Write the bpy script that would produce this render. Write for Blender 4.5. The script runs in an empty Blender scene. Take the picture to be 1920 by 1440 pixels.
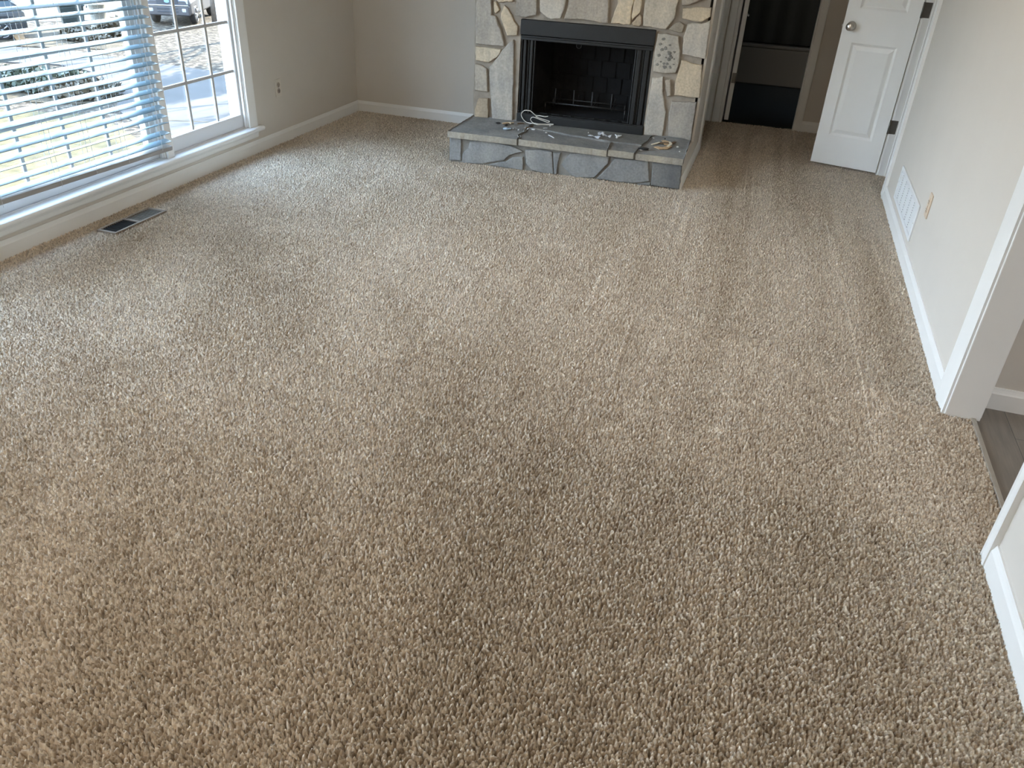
import bpy, bmesh, math, random
import numpy as np
from mathutils import Vector, Matrix

random.seed(7)
SC = bpy.context.scene
COL = SC.collection

# ---------------------------------------------------------------- camera, light, exposure
cam_data = bpy.data.cameras.new('camera')
cam = bpy.data.objects.new('camera', cam_data); COL.objects.link(cam)
RIGHT = Vector((0.95054, 0.30724, 0.04553)); DOWN = Vector((0.19664, -0.48182, -0.85392)); FWD = Vector((-0.24042, 0.82064, -0.51841))
cam.matrix_world = Matrix(((RIGHT.x, -DOWN.x, -FWD.x, 0), (RIGHT.y, -DOWN.y, -FWD.y, 0), (RIGHT.z, -DOWN.z, -FWD.z, 1.5), (0, 0, 0, 1)))
cam_data.sensor_width = 36.0
cam_data.lens = 36.0 * 1471.96 / 1920.0
cam_data.clip_start = 0.05; cam_data.clip_end = 300
SC.camera = cam

SKY_STRENGTH = 5.0
SUN_STRENGTH = 10.0
LAMP_WATTS = 5.0
SC.view_settings.view_transform = 'Standard'
SC.view_settings.look = 'None'
SC.view_settings.exposure = 2.3
SC.view_settings.gamma = 1.0
SC.view_settings.use_curve_mapping = False
try:
    SC.cycles.max_bounces = 12; SC.cycles.diffuse_bounces = 6; SC.cycles.transparent_max_bounces = 16
    SC.cycles.sample_clamp_indirect = 8.0
    SC.cycles.use_denoising = True
except Exception:
    pass

world = bpy.data.worlds.new('sky'); SC.world = world
world.use_nodes = True
nt = world.node_tree; nt.nodes.clear()
w_out = nt.nodes.new('ShaderNodeOutputWorld'); w_bg = nt.nodes.new('ShaderNodeBackground')
w_tc = nt.nodes.new('ShaderNodeTexCoord'); w_sep = nt.nodes.new('ShaderNodeSeparateXYZ')
w_ramp = nt.nodes.new('ShaderNodeValToRGB'); w_az = nt.nodes.new('ShaderNodeMapRange'); w_mul = nt.nodes.new('ShaderNodeMath')
nt.links.new(w_tc.outputs['Generated'], w_sep.inputs[0])
nt.links.new(w_sep.outputs['Z'], w_ramp.inputs[0])
cr = w_ramp.color_ramp                       # hazy bright sky, darker tree line at the horizon, deeper blue overhead
cr.elements[0].position = 0.0; cr.elements[0].color = (0.30, 0.32, 0.31, 1)
cr.elements[1].position = 1.0; cr.elements[1].color = (0.36, 0.58, 1.0, 1)
for p_, c_ in ((0.06, (0.38, 0.42, 0.46)), (0.16, (0.54, 0.65, 0.80)), (0.34, (0.64, 0.79, 1.0)), (0.72, (0.48, 0.69, 1.0))):
    e = cr.elements.new(p_); e.color = (*c_, 1)
# the haze is brightest over the street, on the window side of the house
w_az.inputs['From Min'].default_value = -0.6; w_az.inputs['From Max'].default_value = 0.5; w_az.inputs['To Min'].default_value = 1.0; w_az.inputs['To Max'].default_value = 0.22
nt.links.new(w_sep.outputs['X'], w_az.inputs['Value'])
w_mul.operation = 'MULTIPLY'; w_mul.inputs[1].default_value = SKY_STRENGTH
nt.links.new(w_az.outputs['Result'], w_mul.inputs[0])
nt.links.new(w_ramp.outputs[0], w_bg.inputs[0]); nt.links.new(w_mul.outputs[0], w_bg.inputs[1])
nt.links.new(w_bg.outputs[0], w_out.inputs[0])

sun_data = bpy.data.lights.new('sun', 'SUN'); sun = bpy.data.objects.new('sun', sun_data); COL.objects.link(sun)
sun_data.energy = SUN_STRENGTH; sun_data.angle = math.radians(0.6); sun_data.color = (1.0, 0.93, 0.82)
sun.location = (-8, 30, 16)
sun.rotation_euler = Vector((-0.12, -1.0, -0.62)).to_track_quat('-Z', 'Y').to_euler()

# the daylight openings of the left wall
WIN1 = (3.765, 4.56, 0.175, 2.02)
WIN3 = (1.165, 1.955, 0.175, 2.02)
WIN2 = (1.985, 3.735, 0.175, 2.02)

# ---------------------------------------------------------------- helpers
def link(o, parent=None):
    COL.objects.link(o)
    if parent is not None: o.parent = parent
    return o

class MB:
    """collects shapes and links them as one mesh object"""
    def __init__(s): s.v = []; s.f = []; s.m = []; s.c = []; s.col = (1, 1, 1, 1); s.mi = 0; s.sm = []
    def add(s, verts, faces, smooth=False):
        n = len(s.v); s.v += [tuple(p) for p in verts]; s.c += [s.col] * len(verts)
        for f in faces: s.f.append(tuple(i + n for i in f)); s.m.append(s.mi); s.sm.append(smooth)
        return s
    def box(s, x0, x1, y0, y1, z0, z1):
        v = [(x, y, z) for x in (x0, x1) for y in (y0, y1) for z in (z0, z1)]
        return s.add(v, [(0, 1, 3, 2), (4, 6, 7, 5), (0, 4, 5, 1), (2, 3, 7, 6), (0, 2, 6, 4), (1, 5, 7, 3)])
    def bbox(s, x0, x1, y0, y1, z0, z1, b=0.003, seg=2):
        bm = bmesh.new(); r = bmesh.ops.create_cube(bm, size=1)
        for v in bm.verts: v.co = ((x0 + x1) / 2 + v.co.x * (x1 - x0), (y0 + y1) / 2 + v.co.y * (y1 - y0), (z0 + z1) / 2 + v.co.z * (z1 - z0))
        bmesh.ops.bevel(bm, geom=list(bm.edges), offset=min(b, (x1 - x0) * .45, (y1 - y0) * .45, (z1 - z0) * .45), segments=seg, affect='EDGES', profile=0.5)
        return s.bm(bm)
    def bm(s, bm, smooth=False):
        bm.verts.index_update()
        s.add([v.co[:] for v in bm.verts], [[v.index for v in f.verts] for f in bm.faces], smooth); bm.free(); return s
    def tube(s, pts, r, n=8, closed=False, caps=True):
        pts = [Vector(p) for p in pts]; k = len(pts); rr = r if isinstance(r, (list, tuple)) else [r] * k
        V = []; F = []; up = None
        for i, p in enumerate(pts):
            a = pts[(i - 1) % k] if (closed or i > 0) else p; b = pts[(i + 1) % k] if (closed or i < k - 1) else p
            t = (b - a).normalized()
            if up is None: up = t.orthogonal().normalized()
            else:
                up = up - t * up.dot(t)
                up = up.normalized() if up.length > 1e-6 else t.orthogonal().normalized()
            w = t.cross(up)
            for j in range(n):
                an = 2 * math.pi * j / n; V.append(p + (up * math.cos(an) + w * math.sin(an)) * rr[i])
        for i in range(k if closed else k - 1):
            for j in range(n):
                a = i * n + j; b = i * n + (j + 1) % n; c = ((i + 1) % k) * n
                F.append((a, b, c + (j + 1) % n, c + j))
        if caps and not closed:
            F.append(tuple(range(n))[::-1]); F.append(tuple((k - 1) * n + j for j in range(n)))
        return s.add(V, F, True)
    def lathe(s, prof, origin, axis, n=24):
        """prof: (radius, distance along axis)"""
        ax = Vector(axis).normalized(); u = ax.orthogonal().normalized(); w = ax.cross(u); o = Vector(origin)
        V = []; F = []
        for r, d in prof:
            for j in range(n):
                an = 2 * math.pi * j / n; V.append(o + ax * d + (u * math.cos(an) + w * math.sin(an)) * r)
        for i in range(len(prof) - 1):
            for j in range(n):
                F.append((i * n + j, i * n + (j + 1) % n, (i + 1) * n + (j + 1) % n, (i + 1) * n + j))
        F.append(tuple(range(n))[::-1]); F.append(tuple((len(prof) - 1) * n + j for j in range(n)))
        return s.add(V, F, True)
    def prism(s, poly, fn, d0, d1):
        """poly: 2-D outline, fn(a, b, depth) -> xyz"""
        n = len(poly)
        V = [fn(a, b, d0) for a, b in poly] + [fn(a, b, d1) for a, b in poly]
        F = [tuple(range(n)), tuple(range(2 * n - 1, n - 1, -1))] + [(i, n + i, n + (i + 1) % n, (i + 1) % n) for i in range(n)]
        return s.add(V, F)
    def build(s, name, mats, parent=None, bevel=0, loc=None, rot=None, fix=True):
        me = bpy.data.meshes.new(name)
        me.from_pydata(s.v, [], s.f)
        mats = mats if isinstance(mats, (list, tuple)) else [mats]
        for m in mats: me.materials.append(m)
        me.polygons.foreach_set('material_index', s.m)
        me.polygons.foreach_set('use_smooth', s.sm)
        if any(c != (1, 1, 1, 1) for c in s.c):
            at = me.color_attributes.new('tone', 'FLOAT_COLOR', 'POINT')
            at.data.foreach_set('color', [x for c in s.c for x in c])
        if fix:
            bm = bmesh.new(); bm.from_mesh(me); bmesh.ops.recalc_face_normals(bm, faces=bm.faces); bm.to_mesh(me); bm.free()
        me.update()
        o = bpy.data.objects.new(name, me); link(o, parent)
        if loc: o.location = loc
        if rot: o.rotation_euler = rot
        if bevel:
            md = o.modifiers.new('bevel', 'BEVEL'); md.width = bevel; md.segments = 2; md.limit_method = 'ANGLE'; md.angle_limit = math.radians(40)
        return o

def tag(o, label=None, cat=None, group=None, kind=None):
    if label: o['label'] = label
    if cat: o['category'] = cat
    if group: o['group'] = group
    if kind: o['kind'] = kind
    return o
def empty(name, loc=(0, 0, 0), rz=0.0, parent=None):
    o = bpy.data.objects.new(name, None); o.empty_display_size = 0.1; link(o, parent)
    o.location = loc; o.rotation_euler = (0, 0, rz); return o
def structure(o, label=None):
    o['kind'] = 'structure'
    if label: o['label'] = label
    return o

# ---------------------------------------------------------------- materials
def mat(name, color, rough=0.6, metal=0.0, spec=0.5, noise=None, bump=None, attr=False, alpha=None):
    """noise: (scale, amount) colour variation; bump: (scale, strength, distance)"""
    m = bpy.data.materials.new(name); m.use_nodes = True
    t = m.node_tree; b = t.nodes['Principled BSDF']
    b.inputs['Base Color'].default_value = (*color, 1); b.inputs['Roughness'].default_value = rough
    b.inputs['Metallic'].default_value = metal; b.inputs['Specular IOR Level'].default_value = spec
    tc = t.nodes.new('ShaderNodeTexCoord')
    src = None
    if attr:
        a = t.nodes.new('ShaderNodeAttribute'); a.attribute_name = 'tone'; src = a.outputs['Color']
    if noise:
        n = t.nodes.new('ShaderNodeTexNoise'); n.inputs['Scale'].default_value = noise[0]; n.inputs['Detail'].default_value = 6; n.inputs['Roughness'].default_value = 0.6
        t.links.new(tc.outputs['Object'], n.inputs['Vector'])
        mr = t.nodes.new('ShaderNodeMapRange'); mr.inputs['From Min'].default_value = 0.3; mr.inputs['From Max'].default_value = 0.7
        mr.inputs['To Min'].default_value = 1 - noise[1]; mr.inputs['To Max'].default_value = 1 + noise[1]
        t.links.new(n.outputs['Fac'], mr.inputs['Value'])
        mx = t.nodes.new('ShaderNodeMix'); mx.data_type = 'RGBA'; mx.blend_type = 'MULTIPLY'; mx.inputs['Factor'].default_value = 1
        if src: t.links.new(src, mx.inputs['A'])
        else: mx.inputs['A'].default_value = (*color, 1)
        t.links.new(mr.outputs['Result'], mx.inputs['B']); src = mx.outputs['Result']
    if src: t.links.new(src, b.inputs['Base Color'])
    if bump:
        n2 = t.nodes.new('ShaderNodeTexNoise'); n2.inputs['Scale'].default_value = bump[0]; n2.inputs['Detail'].default_value = 5
        t.links.new(tc.outputs['Object'], n2.inputs['Vector'])
        bp = t.nodes.new('ShaderNodeBump'); bp.inputs['Strength'].default_value = bump[1]; bp.inputs['Distance'].default_value = bump[2]
        t.links.new(n2.outputs['Fac'], bp.inputs['Height']); t.links.new(bp.outputs['Normal'], b.inputs['Normal'])
    return m

def glass_mat():
    m = bpy.data.materials.new('window_glass'); m.use_nodes = True; t = m.node_tree; t.nodes.clear()
    o = t.nodes.new('ShaderNodeOutputMaterial'); tr = t.nodes.new('ShaderNodeBsdfTransparent'); gl = t.nodes.new('ShaderNodeBsdfGlossy')
    lw = t.nodes.new('ShaderNodeLayerWeight'); lw.inputs[0].default_value = .5; pw = t.nodes.new('ShaderNodeMath'); pw.operation = 'POWER'; pw.inputs[1].default_value = 5; fr = t.nodes.new('ShaderNodeMath'); fr.operation = 'MULTIPLY_ADD'; fr.inputs[1].default_value = .9; fr.inputs[2].default_value = .04; t.links.new(lw.outputs['Facing'], pw.inputs[0]); t.links.new(pw.outputs[0], fr.inputs[0]); mx = t.nodes.new('ShaderNodeMixShader')
    tr.inputs[0].default_value = (0.96, 0.98, 0.975, 1); gl.inputs['Roughness'].default_value = 0.02
    t.links.new(fr.outputs[0], mx.inputs[0]); t.links.new(tr.outputs[0], mx.inputs[1]); t.links.new(gl.outputs[0], mx.inputs[2]); t.links.new(mx.outputs[0], o.inputs[0])
    return m

M = {}
M['wall'] = mat('wall_paint', (0.66, 0.61, 0.545), 0.75, spec=0.25, noise=(3, 0.015), bump=(260, 0.06, 0.002))
M['ceiling'] = mat('ceiling_paint', (0.8, 0.79, 0.77), 0.9, bump=(120, 0.2, 0.003))
M['trim'] = mat('white_trim_paint', (0.86, 0.85, 0.82), 0.35, noise=(4, 0.015), bump=(60, 0.03, 0.001))
M['door'] = mat('white_door_paint', (0.90, 0.885, 0.85), 0.38, noise=(4, 0.015), bump=(90, 0.04, 0.001))
M['vinyl'] = mat('white_window_vinyl', (0.78, 0.78, 0.78), 0.4, noise=(5, 0.01))
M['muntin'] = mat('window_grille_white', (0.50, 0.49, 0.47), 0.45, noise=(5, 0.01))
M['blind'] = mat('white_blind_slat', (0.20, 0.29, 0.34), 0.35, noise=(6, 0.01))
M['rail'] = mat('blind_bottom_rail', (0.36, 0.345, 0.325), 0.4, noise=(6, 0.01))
M['cord'] = mat('blind_cord', (0.75, 0.75, 0.73), 0.8, noise=(50, 0.05))
M['glass'] = glass_mat()
M['mortar'] = mat('mortar', (0.33, 0.285, 0.235), 0.95, spec=0.1, noise=(14, 0.18), bump=(90, 0.5, 0.004))
def stone_mat():
    m = bpy.data.materials.new('field_stone'); m.use_nodes = True; t = m.node_tree; b = t.nodes['Principled BSDF']; b.inputs['Roughness'].default_value = .85; b.inputs['Specular IOR Level'].default_value = .2
    tc = t.nodes.new('ShaderNodeTexCoord'); at = t.nodes.new('ShaderNodeAttribute'); at.attribute_name = 'tone'
    def noise(scale, detail, stretch=(1, 1, 1), rot=0.0):
        mp = t.nodes.new('ShaderNodeMapping'); mp.inputs['Scale'].default_value = stretch; mp.inputs['Rotation'].default_value = (0, rot, 0); n = t.nodes.new('ShaderNodeTexNoise'); n.inputs['Scale'].default_value = scale; n.inputs['Detail'].default_value = detail; n.inputs['Roughness'].default_value = .62
        t.links.new(tc.outputs['Object'], mp.inputs[0]); t.links.new(mp.outputs[0], n.inputs[0]); return n
    def mul(a, fac, c0, c1, lo=.35, hi=.65):
        r = t.nodes.new('ShaderNodeValToRGB'); r.color_ramp.elements[0].position = lo; r.color_ramp.elements[0].color = (*c0, 1); r.color_ramp.elements[1].position = hi; r.color_ramp.elements[1].color = (*c1, 1); t.links.new(fac, r.inputs[0])
        x = t.nodes.new('ShaderNodeMix'); x.data_type = 'RGBA'; x.blend_type = 'MULTIPLY'; x.inputs['Factor'].default_value = 1; t.links.new(a, x.inputs['A']); t.links.new(r.outputs[0], x.inputs['B']); return x.outputs['Result']
    c = mul(at.outputs['Color'], noise(6, 4).outputs['Fac'], (.88, .89, .91), (1.08, 1.06, 1.02))
    c = mul(c, noise(7, 6, (1, 1, .22), .5).outputs['Fac'], (.84, .84, .84), (1.14, 1.13, 1.1))       # bedding streaks
    c = mul(c, noise(70, 4).outputs['Fac'], (.86, .86, .86), (1.1, 1.1, 1.1))
    t.links.new(c, b.inputs['Base Color'])
    bp = t.nodes.new('ShaderNodeBump'); bp.inputs['Strength'].default_value = .7; bp.inputs['Distance'].default_value = .008; t.links.new(noise(22, 8).outputs['Fac'], bp.inputs['Height']); t.links.new(bp.outputs['Normal'], b.inputs['Normal'])
    return m
M['stone'] = stone_mat()
M['hearthmortar'] = mat('hearth_mortar', (0.25, 0.235, 0.21), 0.95, spec=0.1, noise=(14, 0.2), bump=(90, 0.5, 0.004))
M['black'] = mat('black_stove_paint', (0.012, 0.0125, 0.0125), 0.5, noise=(30, 0.2), bump=(200, 0.1, 0.001))
M['blackin'] = mat('sooty_firebrick', (0.007, 0.007, 0.0075), 0.9, noise=(12, 0.4), bump=(50, 0.4, 0.003))
M['iron'] = mat('dark_iron', (0.06, 0.06, 0.06), 0.5, metal=0.6, noise=(40, 0.2))
M['nickel'] = mat('brushed_nickel', (0.62, 0.59, 0.55), 0.28, metal=1.0, noise=(40, 0.05))
M['hinge'] = mat('aged_hinge_metal', (0.20, 0.19, 0.175), 0.45, metal=0.8, noise=(40, 0.1))
M['plank'] = None
M['almond'] = mat('almond_plastic', (0.66, 0.53, 0.40), 0.45, noise=(30, 0.03))
M['ivory'] = mat('ivory_plastic', (0.70, 0.64, 0.56), 0.45, noise=(30, 0.02))
M['socket'] = mat('socket_face', (0.36, 0.30, 0.25), 0.5, noise=(30, 0.02))
M['dark'] = mat('dark_slot', (0.02, 0.02, 0.02), 0.8, noise=(30, 0.1))
M['ventwhite'] = mat('white_vent_enamel', (0.80, 0.81, 0.81), 0.4, noise=(10, 0.01))
M['regtan'] = mat('tan_register_enamel', (0.27, 0.22, 0.17), 0.5, noise=(20, 0.05))
M['regbrown'] = mat('brown_register_damper', (0.13, 0.115, 0.09), 0.55, noise=(20, 0.05))
M['strip'] = mat('carpet_edge_metal', (0.42, 0.38, 0.32), 0.4, metal=0.5, noise=(40, 0.06))
M['tub'] = mat('bathtub_enamel', (0.055, 0.043, 0.028), 0.45, noise=(6, 0.03))  # tub, curtain, walls, floor: the unlit room's darkness is put into their colours
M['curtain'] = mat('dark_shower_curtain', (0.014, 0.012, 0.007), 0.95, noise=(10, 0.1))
M['bathwall'] = mat('unlit_bathroom_paint', (0.05, 0.043, 0.027), 0.85, noise=(5, 0.05))
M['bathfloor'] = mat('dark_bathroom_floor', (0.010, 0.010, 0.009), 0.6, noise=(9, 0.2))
M['doordark'] = mat('dark_door_face', (0.10, 0.07, 0.045), 0.6, noise=(8, 0.1))

# ---------------------------------------------------------------- carpet (the room's floor)
def vnoise(x, y, seed):
    """smooth value noise in 0..1"""
    rs = np.random.RandomState(seed); T = rs.rand(256, 256).astype(np.float32)
    xi = np.floor(x).astype(np.int64); yi = np.floor(y).astype(np.int64)
    fx = x - xi; fy = y - yi; fx = fx * fx * (3 - 2 * fx); fy = fy * fy * (3 - 2 * fy)
    a = T[xi & 255, yi & 255]; b = T[(xi + 1) & 255, yi & 255]; c = T[xi & 255, (yi + 1) & 255]; d = T[(xi + 1) & 255, (yi + 1) & 255]
    return (a * (1 - fx) + b * fx) * (1 - fy) + (c * (1 - fx) + d * fx) * fy

def carpet_heights(X, Y):
    cell = 0.0076
    # pile lean: vacuum strokes run away from the door side of the room, footprints and brush marks swirl elsewhere
    st = vnoise(X * 7.5 + 0.25 * Y, Y * 0.55 + 3, 11) * 0.6 + vnoise(X * 17 + 0.4 * Y, Y * 0.8, 12) * 0.4
    sw = vnoise((X + Y * 0.55) * 3.2, (Y - X * 0.3) * 1.3, 13) * 0.6 + vnoise(X * 5 + Y * 3.5, Y * 4 - X, 14) * 0.4
    wgt = np.clip((X + 1.3) / 1.2, 0, 1); lean = (st * wgt + sw * (1 - wgt) - 0.5) * 2
    line = vnoise(X * 42 + 1.6 * Y, Y * 0.7, 15)
    line = np.clip((line - 0.80) / 0.12, 0, 1) * np.clip(vnoise(X * 3, Y * 1.1, 16) * 2 - 0.7, 0, 1)
    gx = np.floor(X / cell).astype(np.int64); gy = np.floor(Y / cell).astype(np.int64)
    rs = np.random.RandomState(5); J = rs.rand(4, 512, 512).astype(np.float32)
    best = np.full(X.shape, 9.0, np.float32); tid = np.zeros(X.shape, np.float32); hh = np.zeros(X.shape, np.float32); ddx = np.zeros(X.shape, np.float32); ddy = np.zeros(X.shape, np.float32)
    for ox in (-1, 0, 1):
        for oy in (-1, 0, 1):
            cx = gx + ox; cy = gy + oy; ix = cx & 511; iy = cy & 511
            dx = X - (cx + 0.1 + 0.8 * J[0, ix, iy]) * cell; dy = Y - (cy + 0.1 + 0.8 * J[1, ix, iy]) * cell
            an = J[3, ix, iy] * 6.283; ca = np.cos(an); sa = np.sin(an)
            u = (dx * ca + dy * sa) * 0.85; v = (-dx * sa + dy * ca) * 1.15
            d = (u * u + v * v) / (cell * cell)
            mk = d < best
            best = np.where(mk, d, best); tid = np.where(mk, J[2, ix, iy], tid); hh = np.where(mk, J[3, ix, iy], hh); ddx = np.where(mk, dx, ddx); ddy = np.where(mk, dy, ddy)
    h = 0.0175 * (1 - np.clip(best * 2.5, 0, 1.2)) + (hh - 0.5) * 0.0045
    h += lean * (-ddx * 0.8 + ddy * 0.6) - ddy * 0.35                 # tufts lean one way or the other
    h += (vnoise(X * 420, Y * 420, 17) - 0.5) * 0.0016
    h += (vnoise(X * 26, Y * 26, 18) - 0.5) * 0.002 + lean * 0.0012 + line * 0.003
    return h - 0.016, tid, lean, line

def grid_mesh(xs, ys):
    X, Y = np.meshgrid(xs.astype(np.float32), ys.astype(np.float32)); H, t, lean, line = carpet_heights(X, Y)
    return X, Y, H, t, lean, line

def build_carpet():
    xs = np.arange(-3.24, 0.926, 0.0027)
    ys = [0.55]
    while ys[-1] < 7.24: ys.append(ys[-1] + 0.0018 + 0.00072 * ys[-1])
    ys = np.array(ys)
    ysb = np.arange(-2.2, 0.55, 0.012)
    ys = np.concatenate([ysb, ys])
    X, Y, H, t, lean, line = grid_mesh(xs, ys)
    # the floor register sits in a cut-out of the pile
    cut = (X > -3.125) & (X < -3.0) & (Y > 3.0) & (Y < 3.39)
    H = np.where(cut, -0.018, H)
    ny, nx = X.shape
    co = np.stack([X, Y, H], -1).reshape(-1, 3).astype(np.float32)
    i = np.arange(ny * nx, dtype=np.int32).reshape(ny, nx)
    q = np.stack([i[:-1, :-1], i[:-1, 1:], i[1:, 1:], i[1:, :-1]], -1).reshape(-1, 4)
    me = bpy.data.meshes.new('floor')
    me.vertices.add(len(co)); me.vertices.foreach_set('co', co.ravel())
    me.loops.add(q.size); me.loops.foreach_set('vertex_index', q.ravel())
    me.polygons.add(len(q)); me.polygons.foreach_set('loop_start', np.arange(0, q.size, 4, dtype=np.int32))
    me.polygons.foreach_set('use_smooth', np.ones(len(q), dtype=bool))
    at = me.attributes.new('yarn', 'FLOAT', 'POINT'); at.data.foreach_set('value', t.ravel().astype(np.float32))
    at = me.attributes.new('nap', 'FLOAT', 'POINT'); at.data.foreach_set('value', (np.clip(0.5 + 0.75 * lean, 0, 1) + line).ravel().astype(np.float32))
    me.update()
    m = bpy.data.materials.new('beige_cut_pile'); m.use_nodes = True; T = m.node_tree; b = T.nodes['Principled BSDF']
    a = T.nodes.new('ShaderNodeAttribute'); a.attribute_name = 'yarn'
    na = T.nodes.new('ShaderNodeAttribute'); na.attribute_name = 'nap'
    r = T.nodes.new('ShaderNodeValToRGB'); r.color_ramp.interpolation = 'LINEAR'
    E = r.color_ramp.elements
    E[0].position = 0.0; E[0].color = (0.36, 0.275, 0.19, 1)
    E[1].position = 1.0; E[1].color = (0.89, 0.775, 0.615, 1)
    k = E.new(0.35); k.color = (0.56, 0.455, 0.333, 1)
    k = E.new(0.75); k.color = (0.72, 0.60, 0.457, 1)
    T.links.new(a.outputs['Fac'], r.inputs[0])
    tc = T.nodes.new('ShaderNodeTexCoord'); n = T.nodes.new('ShaderNodeTexNoise'); n.inputs['Scale'].default_value = 900; n.inputs['Detail'].default_value = 2
    T.links.new(tc.outputs['Object'], n.inputs['Vector'])
    mr = T.nodes.new('ShaderNodeMapRange'); mr.inputs['To Min'].default_value = 0.75; mr.inputs['To Max'].default_value = 1.25; T.links.new(n.outputs['Fac'], mr.inputs['Value'])
    mx = T.nodes.new('ShaderNodeMix'); mx.data_type = 'RGBA'; mx.blend_type = 'MULTIPLY'; mx.inputs['Factor'].default_value = 1
    # brushed tracks: shading of the leaning pile is put into the yarn colour
    nm = T.nodes.new('ShaderNodeMapRange'); nm.inputs['From Max'].default_value = 1.5; nm.inputs['To Min'].default_value = 0.86; nm.inputs['To Max'].default_value = 1.22; T.links.new(na.outputs['Fac'], nm.inputs['Value'])
    mn = T.nodes.new('ShaderNodeMix'); mn.data_type = 'RGBA'; mn.blend_type = 'MULTIPLY'; mn.inputs['Factor'].default_value = 1; T.links.new(r.outputs[0], mn.inputs['A']); T.links.new(nm.outputs[0], mn.inputs['B'])
    T.links.new(mn.outputs['Result'], mx.inputs['A']); T.links.new(mr.outputs[0], mx.inputs['B']); T.links.new(mx.outputs['Result'], b.inputs['Base Color'])
    b.inputs['Roughness'].default_value = 0.62; b.inputs['Specular IOR Level'].default_value = 0.5
    b.inputs['Sheen Roughness'].default_value = 0.45; b.inputs['Sheen Tint'].default_value = (1.0, 0.96, 0.90, 1)
    # the nap shines more where the pile was brushed towards the light
    sm = T.nodes.new('ShaderNodeMapRange'); sm.inputs['To Min'].default_value = 0.0; sm.inputs['To Max'].default_value = 1.0; T.links.new(na.outputs['Fac'], sm.inputs['Value']); T.links.new(sm.outputs[0], b.inputs['Sheen Weight'])
    bp = T.nodes.new('ShaderNodeBump'); bp.inputs['Strength'].default_value = 0.5; bp.inputs['Distance'].default_value = 0.002
    T.links.new(n.outputs['Fac'], bp.inputs['Height']); T.links.new(bp.outputs['Normal'], b.inputs['Normal'])
    me.materials.append(m)
    o = bpy.data.objects.new('floor', me); link(o)
    structure(o, 'beige cut-pile carpet covering the whole living room')
build_carpet()
structure(MB().box(-3.5, 1.8, -2.4, 10.2, -0.2, -0.035).build('floor_slab', M['mortar']))

# ---------------------------------------------------------------- walls
CEIL = 2.44
def wall(name, boxes, m='wall', label=None):
    b = MB()
    for q in boxes: b.box(*q)
    return structure(b.build(name, M[m]), label)
XL0, XL1 = -3.365, -3.24
lw = []
ycur = -2.2
for (a, b_, z0, z1) in (WIN3, WIN2, WIN1):
    lw.append((XL0, XL1, ycur, a, -0.02, CEIL)); lw.append((XL0, XL1, a, b_, -0.02, z0 - 0.03)); lw.append((XL0, XL1, a, b_, z1, CEIL)); ycur = b_
lw.append((XL0, XL1, ycur, 6.236, -0.02, CEIL))
wall('wall_left', lw, label='shaded greige wall with the window')
wall('wall_back', [(-3.24, -1.99, 6.076, 6.236, -0.02, CEIL), (-1.99, -0.475, 6.2, 6.26, -0.02, CEIL)], label='greige back wall left of the fireplace')
wall('wall_front', [(-3.365, 0.95, -2.36, -2.2, -0.02, CEIL)])
YO0, YO1 = 2.0, 2.79          # kitchen opening
YC0, YC1 = 5.60, 6.075        # closet opening
XR0, XR1 = 0.832, 0.947
wall('wall_right', [(XR0, XR1, YO1, YC0, -0.02, CEIL), (XR0, XR1, YO0, YO1, 2.05, CEIL), (XR0, XR1, YC0, YC1, 2.05, CEIL), (XR0, XR1, YC1, 7.22, -0.02, CEIL), (XR0, XR1, -2.2, YO0, -0.02, CEIL)], label='bright greige right wall with the return vent')
wall('wall_hall', [(-1.75, -0.36, 7.22, 7.335, -0.02, CEIL), (0.235, 0.947, 7.22, 7.335, -0.02, CEIL), (-0.36, 0.235, 7.22, 7.335, 2.05, CEIL)], label='hall wall with the dark bathroom doorway')
wall('wall_alcove', [(-1.75, -1.63, 6.26, 7.22, -0.02, CEIL)])
b = MB()
b.prism([(5.085, 0.0), (6.2, 0.0), (6.2, CEIL), (5.615, CEIL), (5.615, 0.180), (5.085, 0.180)], lambda a, c, d: (d, a, c), -0.456, -0.440)
structure(b.build('wall_chimney', M['wall']), 'greige drywall on the right side of the chimney')
structure(MB().box(-3.5, 1.0, -2.4, 7.4, CEIL, CEIL + 0.12).build('ceiling', M['ceiling']))
# closet, bathroom and kitchen behind the openings
b = MB(); b.box(0.947, 1.7, 5.2, 5.3, -0.02, CEIL); b.box(0.947, 1.7, 6.35, 6.45, -0.02, CEIL); b.box(1.6, 1.7, 5.3, 6.35, -0.02, CEIL); b.box(0.947, 1.7, 5.2, 6.45, CEIL, CEIL + .1); b.box(0.94, 1.7, 5.2, 6.45, -0.06, -0.02)
structure(b.build('wall_closet', M['wall']))
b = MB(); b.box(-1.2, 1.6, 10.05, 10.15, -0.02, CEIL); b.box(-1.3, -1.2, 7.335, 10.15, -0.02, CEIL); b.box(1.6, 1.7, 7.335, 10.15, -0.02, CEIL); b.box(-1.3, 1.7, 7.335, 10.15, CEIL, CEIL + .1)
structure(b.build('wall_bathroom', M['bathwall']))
structure(MB().box(-1.3, 1.7, 7.24, 10.15, -0.03, -0.004).build('floor_bathroom', M['bathfloor']))
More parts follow.
